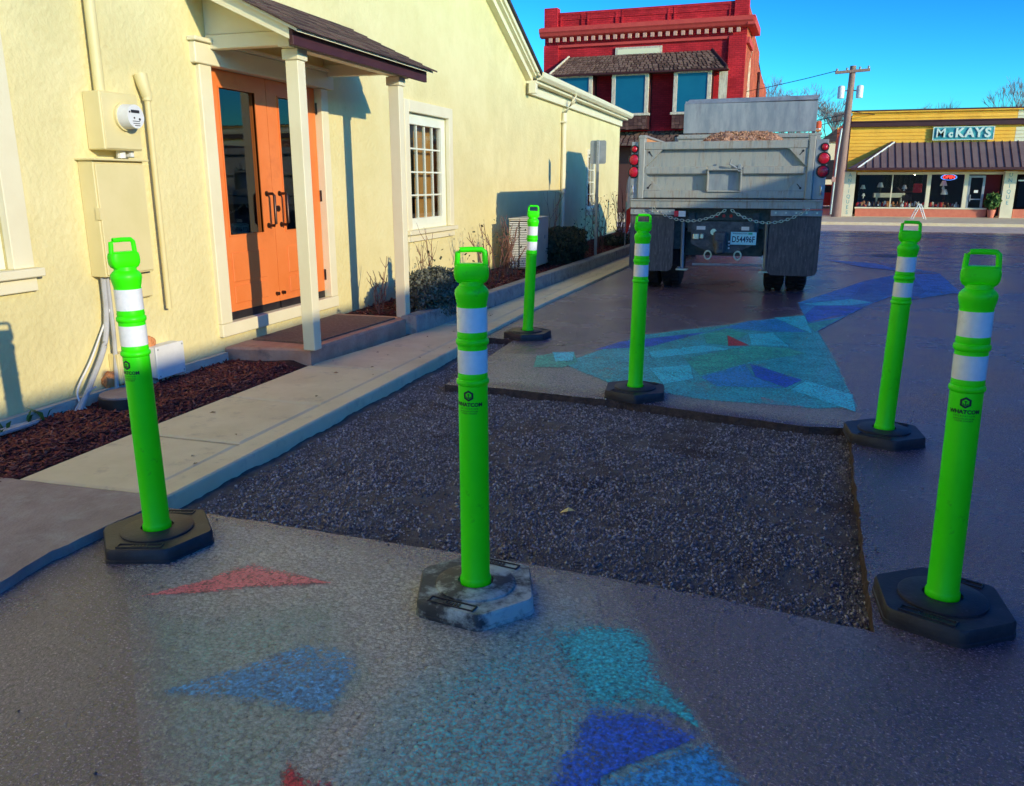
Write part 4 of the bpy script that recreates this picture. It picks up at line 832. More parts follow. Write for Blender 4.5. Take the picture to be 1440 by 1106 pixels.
# ------------------------------------------------------------------ GREEN POSTS
def cyl_text(s, size, r, z, ang0, name, m, parent, sx=1., bold=0., mesh=None):
    cu = bpy.data.curves.new(name, 'FONT'); cu.body = s; cu.size = size; cu.align_x = 'CENTER'; cu.align_y = 'CENTER'; cu.offset = bold; cu.resolution_u = 2
    o = bpy.data.objects.new(name, cu); me = bpy.data.meshes.new_from_object(o); bpy.data.objects.remove(o); bpy.data.curves.remove(cu)
    return me
def wrap(me, r, z, ang0, sx=1.):
    bm = bmesh.new(); bm.from_mesh(me); bmesh.ops.triangulate(bm, faces=bm.faces)
    for v in bm.verts:
        a = ang0+v.co.x*sx/r; h = v.co.y; v.co = Vector((math.cos(a)*r, math.sin(a)*r, z+h))
    bm.to_mesh(me); bm.free(); return me
ZT = 1.205
def post(loc, rz, worn, label, logo=None, lean=(0, 0), handle_rz=0.):
    t = thing('delineator_post', label, 'delineator post', (*loc, 0), rz, 'green delineator posts around the cut out patch')
    # base
    hexa = [(-.232, .02), (-.118, -.205), (.118, -.205), (.232, -.02), (.118, .205), (-.118, .205)]
    prof = [(1.0, 0.), (1.0, .012), (.985, .014), (.985, .046), (.955, .056)]
    hx = []
    for i in range(6):   # rounded corners
        a, b, c = Vector(hexa[i-1]), Vector(hexa[i]), Vector(hexa[(i+1) % 6]); d0 = (a-b).normalized()*.018; d1 = (c-b).normalized()*.018; hx += [b+d0, b+(d0+d1)*.33, b+d1]
    n = len(hx); mb = MB(); v = [(p.x*s, p.y*s, z) for s, z in prof for p in hx]; F = [(i*n+k, i*n+(k+1) % n, (i+1)*n+(k+1) % n, (i+1)*n+k) for i in range(len(prof)-1) for k in range(n)]
    mb.add(v, F+[tuple(range((len(prof)-1)*n, len(prof)*n)), tuple(range(n))[::-1]]); base = mb.build('base', 'rubber_worn' if worn else 'rubber', t, True)
    mb = MB(); mb.lathe([(.138, .054), (.138, .062), (.13, .066), (.062, .068), (.06, .06)], 40); mb.build('raised_ring', 'rubber_worn' if worn else 'rubber', base, True)
    for sy in (-1, 1):
        mb = MB(); mb.box(-.085, .085, sy*.165-.018, sy*.165-.014, .0555, .0605); mb.box(-.085, .085, sy*.165+.014, sy*.165+.018, .0555, .0605); mb.box(-.085, -.081, sy*.165-.014, sy*.165+.014, .0555, .0605); mb.box(.081, .085, sy*.165-.014, sy*.165+.014, .0555, .0605)
        for k in range(5): mb.box(-.03+k*.013, -.022+k*.013, sy*.165-.008, sy*.165+.008, .0555, .059)
        mb.build('handle_slot', 'rubber', base)
    # tube
    r = .0475; zz = lambda d: ZT-d
    P = [(.0535, .058), (.054, .078), (.0515, .085), (.049, .09), (.0488, .3)]
    def ring(d, rr, w):   # bead
        return [(r, zz(d+w)), (rr-.001, zz(d+w*.55)), (rr, zz(d)), (rr-.001, zz(d-w*.55)), (r, zz(d-w))]
    P += [(r+.0005, zz(.445))] + ring(.429, .0535, .011)[0:5] + [(.049, zz(.412))]
    P += [(r, zz(.405)), (r, zz(.315))] + ring(.298, .0535, .012) + [(.0492, zz(.28))] + [(r, zz(.27)), (r, zz(.178))]
    P += [(.049, zz(.172)), (.053, zz(.153)), (.0545, zz(.143)), (.053, zz(.133)), (.046, zz(.124)), (.0395, zz(.118)), (.038, zz(.105)), (.02, zz(.10))]
    tb = MB().lathe(P, 40).build('tube', 'green', t, True)
    if lean != (0, 0): tb.rotation_euler = (-lean[1], lean[0], 0)
    # flattened grip and loop handle
    mb = MB(); w, d = .0555, .027; lv = []
    N = 36
    for z, f in ((zz(.112), .70), (zz(.106), .86), (zz(.094), .97), (zz(.08), 1.), (zz(.066), .99), (zz(.056), .93), (zz(.050), .80)):
        for k in range(N):
            a = 2*math.pi*k/N; c, s = math.cos(a), math.sin(a); e = .5
            lv.append((abs(c)**e*math.copysign(1, c)*w*f, abs(s)**e*math.copysign(1, s)*d*(f if f < .9 else 1), z))
    mb.add(lv, [(i*N+k, i*N+(k+1) % N, (i+1)*N+(k+1) % N, (i+1)*N+k) for i in range(6) for k in range(N)]+[tuple(range(6*N, 7*N)), tuple(range(N))[::-1]])
    g = mb.build('grip', 'green', tb, True); g.rotation_euler[2] = handle_rz
    mb = MB(); W_ = .043
    mb.tube([(-W_-.002, 0, zz(.058)), (-W_, 0, zz(.03)), (-W_+.001, 0, zz(.016)), (-W_+.009, 0, zz(.008)), (0, 0, zz(.007)), (W_-.009, 0, zz(.008)), (W_-.001, 0, zz(.016)), (W_, 0, zz(.03)), (W_+.002, 0, zz(.058))], .0085, 12)
    g = mb.build('loop_handle', 'green', tb, True); g.rotation_euler[2] = handle_rz
    for d0, d1 in ((.186, .264), (.322, .398)):
        mb = MB(); mb.lathe([(r+.0002, zz(d1)), (r+.0012, zz(d1)), (r+.0012, zz(d0)), (r+.0002, zz(d0))], 40); mb.build('reflective_band', 'reflective', tb, True)
    if logo is not None:
        rr = .0497
        mb = MB()   # hexagon badge with anchor left open in the middle
        me_list = []
        def shape(P2): return [(x, y) for x, y in P2]
        bm = bmesh.new()
        hexo = [(.0185*math.sin(R(60*k)), .0185*math.cos(R(60*k))) for k in range(6)]; hexi = [(x*.62, y*.62) for x, y in hexo]
        for k in range(6):
            q = [hexo[k], hexo[(k+1) % 6], hexi[(k+1) % 6], hexi[k]]; bm.faces.new([bm.verts.new((x, y, 0)) for x, y in q][::-1])
        def bar(x0, x1, y0, y1): bm.faces.new([bm.verts.new(p) for p in ((x0, y0, 0), (x1, y0, 0), (x1, y1, 0), (x0, y1, 0))])
        bar(-.0012, .0012, -.008, .006); bar(-.004, .004, .003, .005)
        for sgn in (-1, 1):
            for k in range(4):
                a0, a1 = R(-90+sgn*18*k), R(-90+sgn*18*(k+1))
                bm.faces.new([bm.verts.new((q*math.cos(a), q*math.sin(a), 0)) for q, a in ((.0065, a0), (.0088, a0), (.0088, a1), (.0065, a1))])
        me = bpy.data.meshes.new('anchor_badge'); bm.to_mesh(me); bm.free(); wrap(me, rr, zz(.468), logo); me.materials.append(M['ink']); link('anchor_badge', me, tb)
        for s, size, d, sx, b in (('WHATCOM', .0175, .498, 1.0, .0006), ('E X C A V A T I O N', .0075, .511, .95, 0), ('DEMOLITION SITE WORK', .006, .520, .9, 0), ('UTILITIES CONCRETE', .006, .527, .95, 0)):
            me = cyl_text(s, size, rr, 0, 0, 'lettering', 'ink', tb, bold=b); wrap(me, rr, zz(d), logo, sx); me.materials.clear(); me.materials.append(M['ink']); link('lettering', me, tb)
    return t
def face(loc, off=0.): return math.atan2(-loc[1], -loc[0])+off   # world angle from the post to the viewpoint of the street side
for loc, rz, worn, label, off, lean in (
    ((-2.275, 2.47), R(18), False, 'green post on black base beside the concrete apron, logo turned to the wall', R(-48), (-.006, -.004)),
    ((-.901, 2.425), R(-8), True, 'green post standing on the paint splashed grey rubber base', R(-18), (-.002, 0)),
    ((-2.146, 7.248), R(-30), False, 'green post at the far sidewalk edge in front of the air conditioner', None, (.045, .014)),
    ((-.832, 5.382), R(-20), False, 'green post on the mural edge in front of the truck mudflap', None, (.012, .002)),
    ((.662, 4.831), R(-22), False, 'green post at the far right corner of the gravel patch', None, (.014, 0)),
    ((.623, 2.803), R(-24), False, 'green post on a clean black base with fully visible anchor logo', R(2), (-.02, .004))):
    fa = face(loc); post(loc, rz, worn, label, None if off is None else fa+off-rz, lean, (fa+R(90)-rz)+(R(28) if loc[0] < -2.2 else 0))
# ------------------------------------------------------------------ DUMP TRUCK (rear towards the street side)
tk = thing('dump_truck', 'grey dump truck seen from behind, parked beside the cream building', 'dump truck', (-.655, 10.8, 0))
bd = MB()
for s in (-1, 1):
    x = s*1.05; bd.box(x-.03, x+.03, .10, 4.2, 1.16, 1.955, .006); bd.box(x-.045, x+.045, .10, 4.2, 1.955, 1.985, .006)
    for y in (.9, 1.8, 2.7, 3.6): bd.box(x+s*.03, x+s*.075, y-.05, y+.05, 1.16, 1.955, .006)
bd.box(-1.02, 1.02, .1, 4.2, 1.12, 1.17); bd.box(-1.08, 1.08, 4.2, 4.25, 1.12, 2.2, .004); bd.box(-1.1, 1.1, 4.17, 4.28, 2.13, 2.17, .004)
bd.build('bed', 'bed', tk)
q = MB(); q.add([(-1.017, .12, 1.2), (-1.017, 4.1, 1.2), (-1.017, 4.1, 1.95), (-1.017, .12, 1.95)], [(0, 1, 2, 3)]); q.build('bed_liner', 'rust', tk)
hb = MB()   # cab shield
hb.box(-1.0, 1.155, 4.2, 4.225, 2.22, 2.70, .004); hb.add([(-1.0, 4.2, 2.70), (1.155, 4.2, 2.72), (1.155, 4.32, 2.80), (-.93, 4.32, 2.78), (-1.0, 4.225, 2.69), (1.155, 4.225, 2.71), (1.155, 4.34, 2.79), (-.93, 4.34, 2.77)], [(0, 1, 2, 3), (4, 5, 6, 7), (0, 1, 5, 4), (2, 3, 7, 6), (1, 2, 6, 5), (3, 0, 4, 7)])
hb.box(-.93, 1.15, 4.345, 5.5, 2.75, 2.775); hb.box(1.13, 1.155, 4.23, 5.5, 2.22, 2.745); hb.box(-.99, -.965, 4.23, 5.5, 2.3, 2.745)
hb.build('cab_shield', 'bed_blue', tk)
# tailgate
tg = MB()
tg.box(-1.0, .95, .05, .08, 1.22, 1.88)                                    # sheet
tg.box(-1.0, .95, -.02, .05, 1.80, 1.895, .008); tg.box(-1.0, .95, -.015, .05, 1.21, 1.305, .008)
tg.box(-1.0, -.215, -.01, .05, 1.50, 1.595, .012); tg.box(.205, .95, -.01, .05, 1.50, 1.595, .012); tg.box(-.215, .205, .0, .05, 1.555, 1.60, .006)
tgo = tg.build('tailgate', 'bed', tk)
q = MB()
for s, x in ((-1, -1.0), (1, .95)):
    for z0, z1 in ((1.80, 1.55), (1.305, 1.50)):
        dz = .2*(1 if z1 > z0 else -1); v = [(x, .02, z0), (x-s*.21, .02, z0), (x-s*.16, .02, z0), (x, .02, z0+dz*.8)]
        q.add([(x, -.012, z0), (x-s*.22, -.012, z0), (x, -.012, z0+dz*1.1), (x, .045, z0), (x-s*.22, .045, z0), (x, .045, z0+dz*1.1)], [(0, 1, 2), (3, 5, 4), (0, 3, 4, 1), (1, 4, 5, 2), (0, 2, 5, 3)])
q.build('gusset', 'bed', tgo)
q = MB()
for s, x in ((-1, -1.0), (1, .95)):
    for z0, d in ((1.77, -1), (1.335, 1)): q.disc((x-s*.055, -.016, z0), .014, .004, 1, 10); q.add([(x-s*.055-.006, -.0165, z0), (x-s*.055+.006, -.0165, z0), (x-s*.095+.006, -.0165, z0+d*.05), (x-s*.095-.006, -.0165, z0+d*.05)], [(0, 1, 2, 3)]); q.build('gusset_slot', 'black', tgo); q = MB()
q = MB(); q.box(-.215, .205, -.05, .045, 1.545, 1.565, .004); q.box(-.215, .205, -.04, .045, 1.285, 1.30, .004); q.box(-.215, -.195, -.05, .045, 1.30, 1.545, .004); q.box(.185, .205, -.05, .045, 1.30, 1.545, .004); q.build('chute_frame', 'bed', tgo)
q = MB(); q.box(-.195, .185, .03, .048, 1.30, 1.545); q.build('chute_gate', 'bed_blue', tgo)
q = MB(); q.tube([(.16, -.03, 1.56), (.05, -.06, 1.62), (.07, -.06, 1.68)], .012, 6); q.box(.15, .19, -.05, 0, 1.53, 1.62, .004); q.build('chute_lever', 'bed_blue', tgo)
for s, x0, x1 in ((-1, -1.08, -1.0), (1, .95, 1.03)):
    q = MB(); q.box(x0, x1, -.03, .10, 1.20, 1.965, .01); q.box(x0-.005, x1+.005, -.035, .105, 1.94, 1.97, .004); q.box(x0+.012, x0+.02, -.034, -.029, 1.22, 1.9); q.build('bed_post', 'bed', tk)
    xa, xb = (-1.175, -1.082) if s < 0 else (1.032, 1.175)
    q = MB(); q.box(xa, xb, .0, .05, 1.20, 1.90, .006); lb = q.build('light_panel', 'bed_blue', tk)
    xc = -1.135 if s < 0 else 1.135
    for z, rad in ((1.81, .036), (1.68, .062), (1.53, .062)):
        q = MB(); q.torus((xc, -.004, z), rad+.006, .009, 1, 20, 6); q.disc((xc, -.004, z), rad+.01, .02, 1, 20); q.build('lamp_ring', 'black', lb, True)
        q = MB(); q.lathe([(rad, 0), (rad*.97, .012), (rad*.75, .02), (rad*.3, .024), (.002, .025)], 20); o = q.build('tail_light', 'red_lens', lb, True); o.location = (xc, -.006, z); o.rotation_euler = (R(90), 0, 0)
    q = MB(); q.torus((xc, -.02, 1.31), .035, .009, 0, 14, 6, .6, 1.4); q.build('tarp_hook', 'chrome', lb, True)
q = MB(); q.box(-1.165, 1.17, -.02, .10, 1.085, 1.195, .008); q.box(-1.165, 1.17, -.035, -.02, 1.175, 1.195, .003); q.build('rear_sill', 'bed', tk)
# mud flaps
for x0, x1, z0 in ((-1.165, -.60, .28), (.575, 1.175, .27)):
    q = MB(); P = [(x0, 1.04), (x0, z0+.05), (x0+.05, z0), (x1-.07, z0), (x1-.02, z0+.02), (x1, z0+.07), (x1, 1.04)]; q.prism(P, .014, 1, .05); fo = q.build('mudflap', 'flap', tk)
    q = MB(); q.box(x0, x1, .02, .049, 1.0, 1.075, .004); q.build('flap_bracket', 'bed_blue', fo)
    q = MB()
    for k in range(5): q.disc((x0+.06+k*(x1-x0-.12)/4, .013, 1.04), .012, .008, 1, 8)
    q.build('bolt', 'chrome', fo)
q = MB(); q.box(-.60, -.545, -.0, .05, .98, 1.05); q.build('reflector_tape', 'red_lens', tk); q = MB(); q.box(-.544, -.46, -.0, .05, .98, 1.05); q.build('reflector_tape', 'white', tk)
# chassis
q = MB()
for s in (-1, 1): q.box(s*.40-.04, s*.40+.04, .2, 7.2, .78, 1.03)
q.box(-.95, .95, .35, .7, .82, 1.08); q.box(-.5, .5, .6, 1.3, .45, .8); q.box(-.75, -.5, .3, 1.1, .55, .95); q.box(.5, .57, .3, 1.1, .55, 1.0); q.tube([(-.9, 1.15, .5), (.9, 1.15, .5)], .08, 10); q.build('chassis', 'axle', tk)
q = MB(); q.prism([(-.385, .92), (.39, .92), (.39, .63), (.18, .53), (-.15, .53), (-.385, .64)], .02, 1, .12); hp = q.build('hitch_plate', 'axle', tk)
q = MB(); q.box(-.10, .06, .02, .12, .60, .80, .02); q.disc((-.02, .02, .58), .06, .08, 2, 12); q.box(-.07, .05, -.02, .04, .52, .70, .02); q.build('pintle_hitch', 'axle', hp)
q = MB()
for x in (-.16, .21): q.torus((x, .09, .50), .045, .011, 1, 16, 6, .95, 1.15)
q.build('tow_ring', 'chrome', hp, True)
q = MB(); q.box(-.32, -.21, .112, .121, .815, .86); q.box(.235, .33, .112, .121, .815, .86); q.build('marker_label', 'white', hp)
q = MB(); q.disc((-.105, .10, .79), .04, .03, 1, 10); q.box(-.36, -.28, .09, .12, .69, .77, .01); q.box(-.27, -.22, .09, .12, .70, .77, .01); q.build('air_coupling', 'chrome', hp)
q = MB()
for z in (.67, .63, .59): q.disc((.095, .112, z), .012, .01, 1, 8)
q.build('plug', 'white', hp)
pt = MB().box(.11, .425, .095, .1, .635, .795, .006).build('license_plate', 'plate', hp)
text('D54496F', .105, 'lettering', 'plate_ink', tk, (.267, .0935, .70), (R(90), 0, 0), .001, sx=.72, bold=.0015)
text('WASHINGTON', .026, 'lettering', 'plate_ink', tk, (.225, .0935, .775), (R(90), 0, 0), .001)
MB().box(.325, .375, .0925, .0945, .764, .788).build('plate_sticker', 'teal_sign', tk)
q = MB()
for x in (-.09, .0, .09): q.disc((x, .28, .985), .022, .02, 1, 12)
q.build('marker_light', 'red_lens', tk)
q = MB(); q.box(-.95, .95, .29, .34, .93, 1.07); q.build('cross_member', 'axle', tk)
for x in (-.49, .55):
    q = MB(); q.tube([(x-.01, .2, .9), (x, .2, .31)], .022, 8); q.build('support_strut', 'bed_blue', tk)
    q = MB(); q.box(x-.075, x+.075, .14, .26, .285, .31, .006); q.disc((x-.04, .18, .31), .02, .02, 2, 8); q.build('strut_foot', 'chrome', tk)
q = MB(); q.tube([(-.36, .2, .365), (.52, .2, .375)], .016, 8); q.build('step_bar', 'bed_blue', tk)
# chains
lk = MB().torus((0, 0, 0), .017, .0052, 1, 12, 6, 1.35, .85).mesh('link', 'chrome', True)
def chain(p0, p1, sag, n, parent):
    c = link('chain', None, parent); L = []
    for i in range(n):
        t = i/(n-1); L.append(Vector(p0).lerp(Vector(p1), t)-Vector((0, 0, sag*4*t*(1-t))))
    for i in range(n):
        d = (L[min(i+1, n-1)]-L[max(i-1, 0)]).normalized(); link('link', lk, c, L[i], (R(90)*(i % 2), -math.atan2(d.z, d.x), 0)) if i % 2 == 0 else link('link', lk, c, L[i], (R(75), -math.atan2(d.z, d.x), 0))
chain((-.86, -.03, 1.08), (.02, -.03, 1.06), .14, 25, tk); chain((.12, -.03, 1.06), (1.0, -.03, 1.08), .15, 25, tk)
# wheels
def wheel(x, y):
    q = MB(); prof = [(.30, -.12), (.44, -.13), (.49, -.115), (.505, -.09), (.505, .09), (.49, .115), (.44, .13), (.30, .12)]
    q.lathe(prof, 36)
    for k in range(36):
        a = 2*math.pi*k/36
        for s in (-1, 1):
            c = math.cos(a+.04*s); sn = math.sin(a+.04*s); w = .022
            pts = [(r_*c-tw*sn, r_*sn+tw*c, zz) for r_ in (.50, .518) for tw in (-w, w) for zz in (s*.02, s*.105)]
            q.add(pts, [(0, 1, 3, 2), (4, 6, 7, 5), (0, 4, 5, 1), (2, 3, 7, 6), (0, 2, 6, 4), (1, 5, 7, 3)])
    o = q.build('tyre', 'tyre', tk, True); o.rotation_euler = (0, R(90), 0); o.location = (x, y, .51)
    q = MB(); q.lathe([(.30, -.1), (.30, .1), (.2, .06), (.1, .08)], 24); r_ = q.build('rim', 'grey_metal', o, True)
for x in (-.965, -.685, .67, .955): wheel(x, .92)
for x in (-.95, .95): wheel(x, 6.1)
# cab
q = MB(); q.box(-1.0, 1.0, 4.7, 6.0, .95, 2.2, .06); q.box(-.8, .8, 6.0, 7.6, .9, 1.75, .08); q.build('cab', 'cab', tk)
q = MB(); q.box(-.8, .8, 4.69, 4.70, 1.65, 2.12); q.build('rear_window', 'black', tk)
q = MB(); q.box(-1.42, -1.10, 6.3, 6.36, 2.0, 2.3, .04); mo = q.build('mirror', 'black', tk); MB().box(-1.39, -1.13, 6.29, 6.30, 2.03, 2.27).build('mirror_glass', 'bed_blue', mo); 
q = MB(); q.tube([(-1.1, 6.3, 2.05), (-1.0, 6.0, 2.0)], .015, 6); q.build('mirror_arm', 'black', tk)
q = MB(); q.tube([(1.19, 4.3, 2.0), (1.19, 4.3, 2.24)], .02, 6); q.box(1.14, 1.24, 4.25, 4.35, 2.22, 2.25); q.box(1.155, 1.22, 4.26, 4.33, 2.0, 2.18, .01); bo = q.build('beacon_bracket', 'foam', tk)
q = MB(); q.lathe([(.052, 0), (.052, .02)], 16, (1.195, 4.3, 2.25)); q.build('beacon_base', 'chrome', bo, True); q = MB(); q.lathe([(.05, .02), (.048, .12), (.035, .135)], 16, (1.195, 4.3, 2.25)); q.build('beacon_lamp', 'amber', bo, True)
# load
nx, ny = 70, 60; V = []
for j in range(ny):
    for i in range(nx):
        x = -1.0+2.0*i/(nx-1); y = .15+3.95*j/(ny-1)
        h = 1.68+.42*math.exp(-((x-.10)/.66)**6)*math.exp(-((y-2.5)/1.4)**4)+.05*mnoise.noise(Vector((x*5, y*5, 0)))+.035*mnoise.noise(Vector((x*14, y*14, 1)))
        V.append((x-.655, y+10.8, max(1.3, h-.0)))
F = np.array([(j*nx+i, j*nx+i+1, (j+1)*nx+i+1, (j+1)*nx+i) for j in range(ny-1) for i in range(nx-1)])
bulk('dirt_load', np.array(V), F, 'dirt', label='heap of reddish dirt showing above the truck tailgate', cat='load')
P = [(-.655+random.gauss(.1, .4), 10.8+random.uniform(1.4, 3.6), 0) for _ in range(2500)]
P = [(x, y, 1.68+.42*math.exp(-((x+.655-.10)/.66)**6)*math.exp(-((y-10.8-2.5)/1.4)**4)+.01) for x, y, z in P if abs(x+.655) < .95]
V, F = stones(P, .006, .022); bulk('dirt_clods', V, F, 'dirt', label='loose clods lying on the dirt heap', kind='stuff')
# ------------------------------------------------------------------ RED BRICK BUILDING
rb = thing('red_brick_building', 'two storey red brick building with shingled bay awning and dentil cornice', 'building', (-1.72, 37.0, 0), R(-2))
q = MB()
def facewall(mb, holes):
    Y = sorted({-8.6, 0, *[h[0] for h in holes], *[h[1] for h in holes]}); Z = sorted({0, 8.5, *[h[2] for h in holes], *[h[3] for h in holes]})
    for a, b in zip(Y, Y[1:]):
        for c, d in zip(Z, Z[1:]):
            if any(h[0] <= a and b <= h[1] and h[2] <= c and d <= h[3] for h in holes): continue
            mb.add([(a, 0, c), (b, 0, c), (b, 0, d), (a, 0, d)], [(0, 1, 2, 3)])
facewall(q, []); q.box(-8.6, -8.0, -.12, .3, 7.9, 8.72, .01); q.box(-.55, .02, -.12, .3, 7.9, 8.62, .01); q.box(-8.0, -.55, -.03, .3, 8.2, 8.52, .01)
for a, b in ((-7.9, -6.9), (-6.7, -5.4), (-5.2, -3.2), (-3.0, -.7)):     # corbelled frames of the parapet
    q.box(a, b, -.05, -.003, 8.40, 8.46); q.box(a, a+.06, -.05, -.003, 7.95, 8.40); q.box(b-.06, b, -.05, -.003, 7.95, 8.40)
q.box(-8.6, -7.95, -.14, -.003, 0, 7.2); q.box(-.7, .0, -.14, -.003, 0, 7.2, .01)
q.build('wall', 'brick_red', rb)
q = MB(); q.add([(0, 0, 0), (0, 20, 0), (0, 20, 5.7), (0, 16, 5.9), (0, 16, 6.6), (0, 8, 7.0), (0, 8, 7.6), (0, 3, 7.9), (0, 3, 8.3), (0, 0, 8.4)], [tuple(range(10))]); q.add([(-8.6, 0, 0), (-8.6, 20, 0), (-8.6, 20, 6), (-8.6, 0, 8.4)], [(0, 1, 2, 3)]); q.add([(-8.6, 20, 0), (0, 20, 0), (0, 20, 5.7), (-8.6, 20, 6)], [(0, 1, 2, 3)]); q.add([(0, 20, 5.7), (-8.6, 20, 6), (-8.6, 0, 8.3), (0, 0, 8.2)], [(0, 1, 2, 3)])
q.build('side_wall', 'brick_orange', rb)
q = MB(); q.prism(jag([(.9, 3.2), (2.6, 3.6), (2.9, 5.0), (2.4, 6.6), (3.4, 7.2), (1.9, 6.4), (1.5, 5.0), (.8, 4.6)], .3, .12, 4), .02, 0, .004); q.build('plaster_patch', 'peel', rb)
q = MB(); q.tube([(.08, 7.5, 3), (.08, 7.5, 6.2), (.08, 7.2, 6.6)], .07, 8); q.build('drain_pipe', 'maroon', rb)
q = MB(); q.prism([(-.42, 7.86), (-.42, 7.72), (-.36, 7.66), (-.30, 7.56), (-.22, 7.52), (0, 7.5), (0, 7.86)], 9.0, 0, -8.75); q.box(-8.7, .3, -.36, .0, 7.862, 7.90); q.box(0.002, .34, -.36, 2.6, 7.54, 7.84, .02); q.build('cornice', 'red_stone', rb)
dn = MB().box(-.075, .075, -.24, -.145, -.09, .09, .01).mesh('dentil', 'pink_board')
for k in range(26): link('dentil', dn, rb, (-8.28+k*.318, .0, 7.40))
q = MB(); q.box(-8.6, .0, -.10, -.003, 7.1, 7.2); q.box(-.003, .12, -.1, 2.2, 6.9, 7.12); q.build('frieze_moulding', 'red_stone', rb)
q = MB(); q.box(-5.42, -3.42, -.08, -.003, 6.62, 6.98, .01); pq = q.build('name_plaque', 'old_wood', rb); MB().box(-5.32, -3.52, -.085, -.08, 6.7, 6.9).build('plaque_face', 'pale', pq)
# bay: shingled pent roof on three window boxes
zt, zb, yt, yb = 6.68, 5.86, -.10, -1.05
q = MB(); q.add([(-7.45, yt, zt), (-1.35, yt, zt), (-.62, yb, zb), (-8.05, yb, zb)], [(0, 1, 2, 3)]); q.add([(-1.35, yt, zt), (-.62, -.1, zb), (-.62, yb, zb)], [(0, 1, 2)]); q.add([(-7.45, yt, zt), (-8.05, yb, zb), (-8.05, -.1, zb)], [(0, 1, 2)]); q.add([(-8.05, yb, zb-.0), (-.62, yb, zb), (-.62, -.02, zb), (-8.05, -.02, zb)], [(0, 1, 2, 3)]); q.build('bay_roof', 'cedar_dark', rb)
r_ = random.Random(6)
def shakes(mb, A, B, Cc, D, rows, w0, w1):
    """courses of shakes from eave A-B up to ridge D-C"""
    A, B, Cc, D = map(Vector, (A, B, Cc, D)); nrm = (B-A).cross(D-A).normalized()
    for i in range(rows):
        f0, f1 = i/rows, (i+1.25)/rows; L0, R0 = A.lerp(D, f0), B.lerp(Cc, f0); L1, R1 = A.lerp(D, min(f1, 1)), B.lerp(Cc, min(f1, 1)); u = 0; W = (R0-L0).length
        while u < 1:
            du = r_.uniform(w0, w1)/W; e = min(u+du, 1); j = r_.uniform(-.02, .02)
            p = [L0.lerp(R0, u)+nrm*.045, L0.lerp(R0, e-.008)+nrm*.045, L1.lerp(R1, e-.008)+nrm*.012, L1.lerp(R1, u)+nrm*.012]
            dd = (L0-L1).normalized()*j; p[0] += dd; p[1] += dd
            mb.add([*p, p[0]-nrm*.03, p[1]-nrm*.03], [(0, 1, 2, 3), (4, 5, 1, 0), (0, 3, 4), (1, 5, 2)]); u = e
q = MB(); shakes(q, (-8.05, yb, zb), (-.62, yb, zb), (-1.35, yt, zt), (-7.45, yt, zt), 8, .13, .26); shakes(q, (-.62, yb, zb), (-.62, -.1, zb), (-1.35, yt, zt), (-1.36, yt, zt), 8, .13, .2); q.build('shake', 'cedar', rb, kind='stuff')
q = MB(); q.tube([(-7.45, yt-.02, zt+.03), (-8.05, yb-.02, zb+.05)], .05, 6); q.build('hip_cap', 'old_wood', rb); q = MB(); q.tube([(-1.35, yt-.02, zt+.03), (-.62, yb-.02, zb+.05)], .06, 6); q.tube([(-8.05, yb-.02, zb-.03), (-.6, yb-.02, zb-.03)], .035, 6); q.build('hip_cap', 'maroon', rb)
for a, b in ((-7.78, -6.2), (-5.35, -3.78), (-2.75, -1.22)):
    q = MB(); y0 = -.86; q.box(a, a+.16, y0, y0+.12, 4.24, 5.82, .01); q.box(b-.16, b, y0, y0+.12, 4.24, 5.82, .01); q.box(a-.08, b+.08, y0-.06, y0+.14, 4.14, 4.24, .01); q.box(a+.16, b-.16, y0, y0+.1, 5.75, 5.82)
    wo_ = q.build('window', 'old_wood', rb)
    MB().box(a+.16, b-.16, y0+.04, y0+.07, 4.24, 5.75).build('pane', 'glass_blue', wo_)
    q = MB(); q.box(a, a+.04, y0+.125, -.02, 4.2, 5.82); q.box(b-.04, b, y0+.125, -.02, 4.2, 5.82); q.box(a, b, y0+.15, -.02, 4.17, 4.23); q.build('window_cheek', 'maroon', wo_)
    q = MB(); shakes(q, (a, y0+.02, 3.6), (b, y0+.02, 3.6), (b, y0+.02, 4.14), (a, y0+.02, 4.14), 4, .12, .22); q.build('shake', 'cedar_dark', wo_, kind='stuff')
    q = MB(); q.box(a, b, y0+.06, -.02, 3.6, 4.13); q.build('window_base', 'maroon', wo_)
q = MB(); q.box(-.95, -.62, -.5, -.45, 4.2, 5.8); q.build('corner_frame', 'old_wood', rb)
q = MB(); q.add([(-8.6, -1.3, 2.9), (0, -1.3, 2.9), (0, -.1, 3.55), (-8.6, -.1, 3.55)], [(0, 1, 2, 3)]); q.box(-8.6, 0, -.16, -.142, 0, 2.9); q.build('shop_canopy', 'cedar_dark', rb)
q = MB(); shakes(q, (-8.6, -1.3, 2.9), (0, -1.3, 2.9), (0, -.1, 3.55), (-8.6, -.1, 3.55), 6, .14, .28); q.build('shake', 'cedar', rb, kind='stuff')
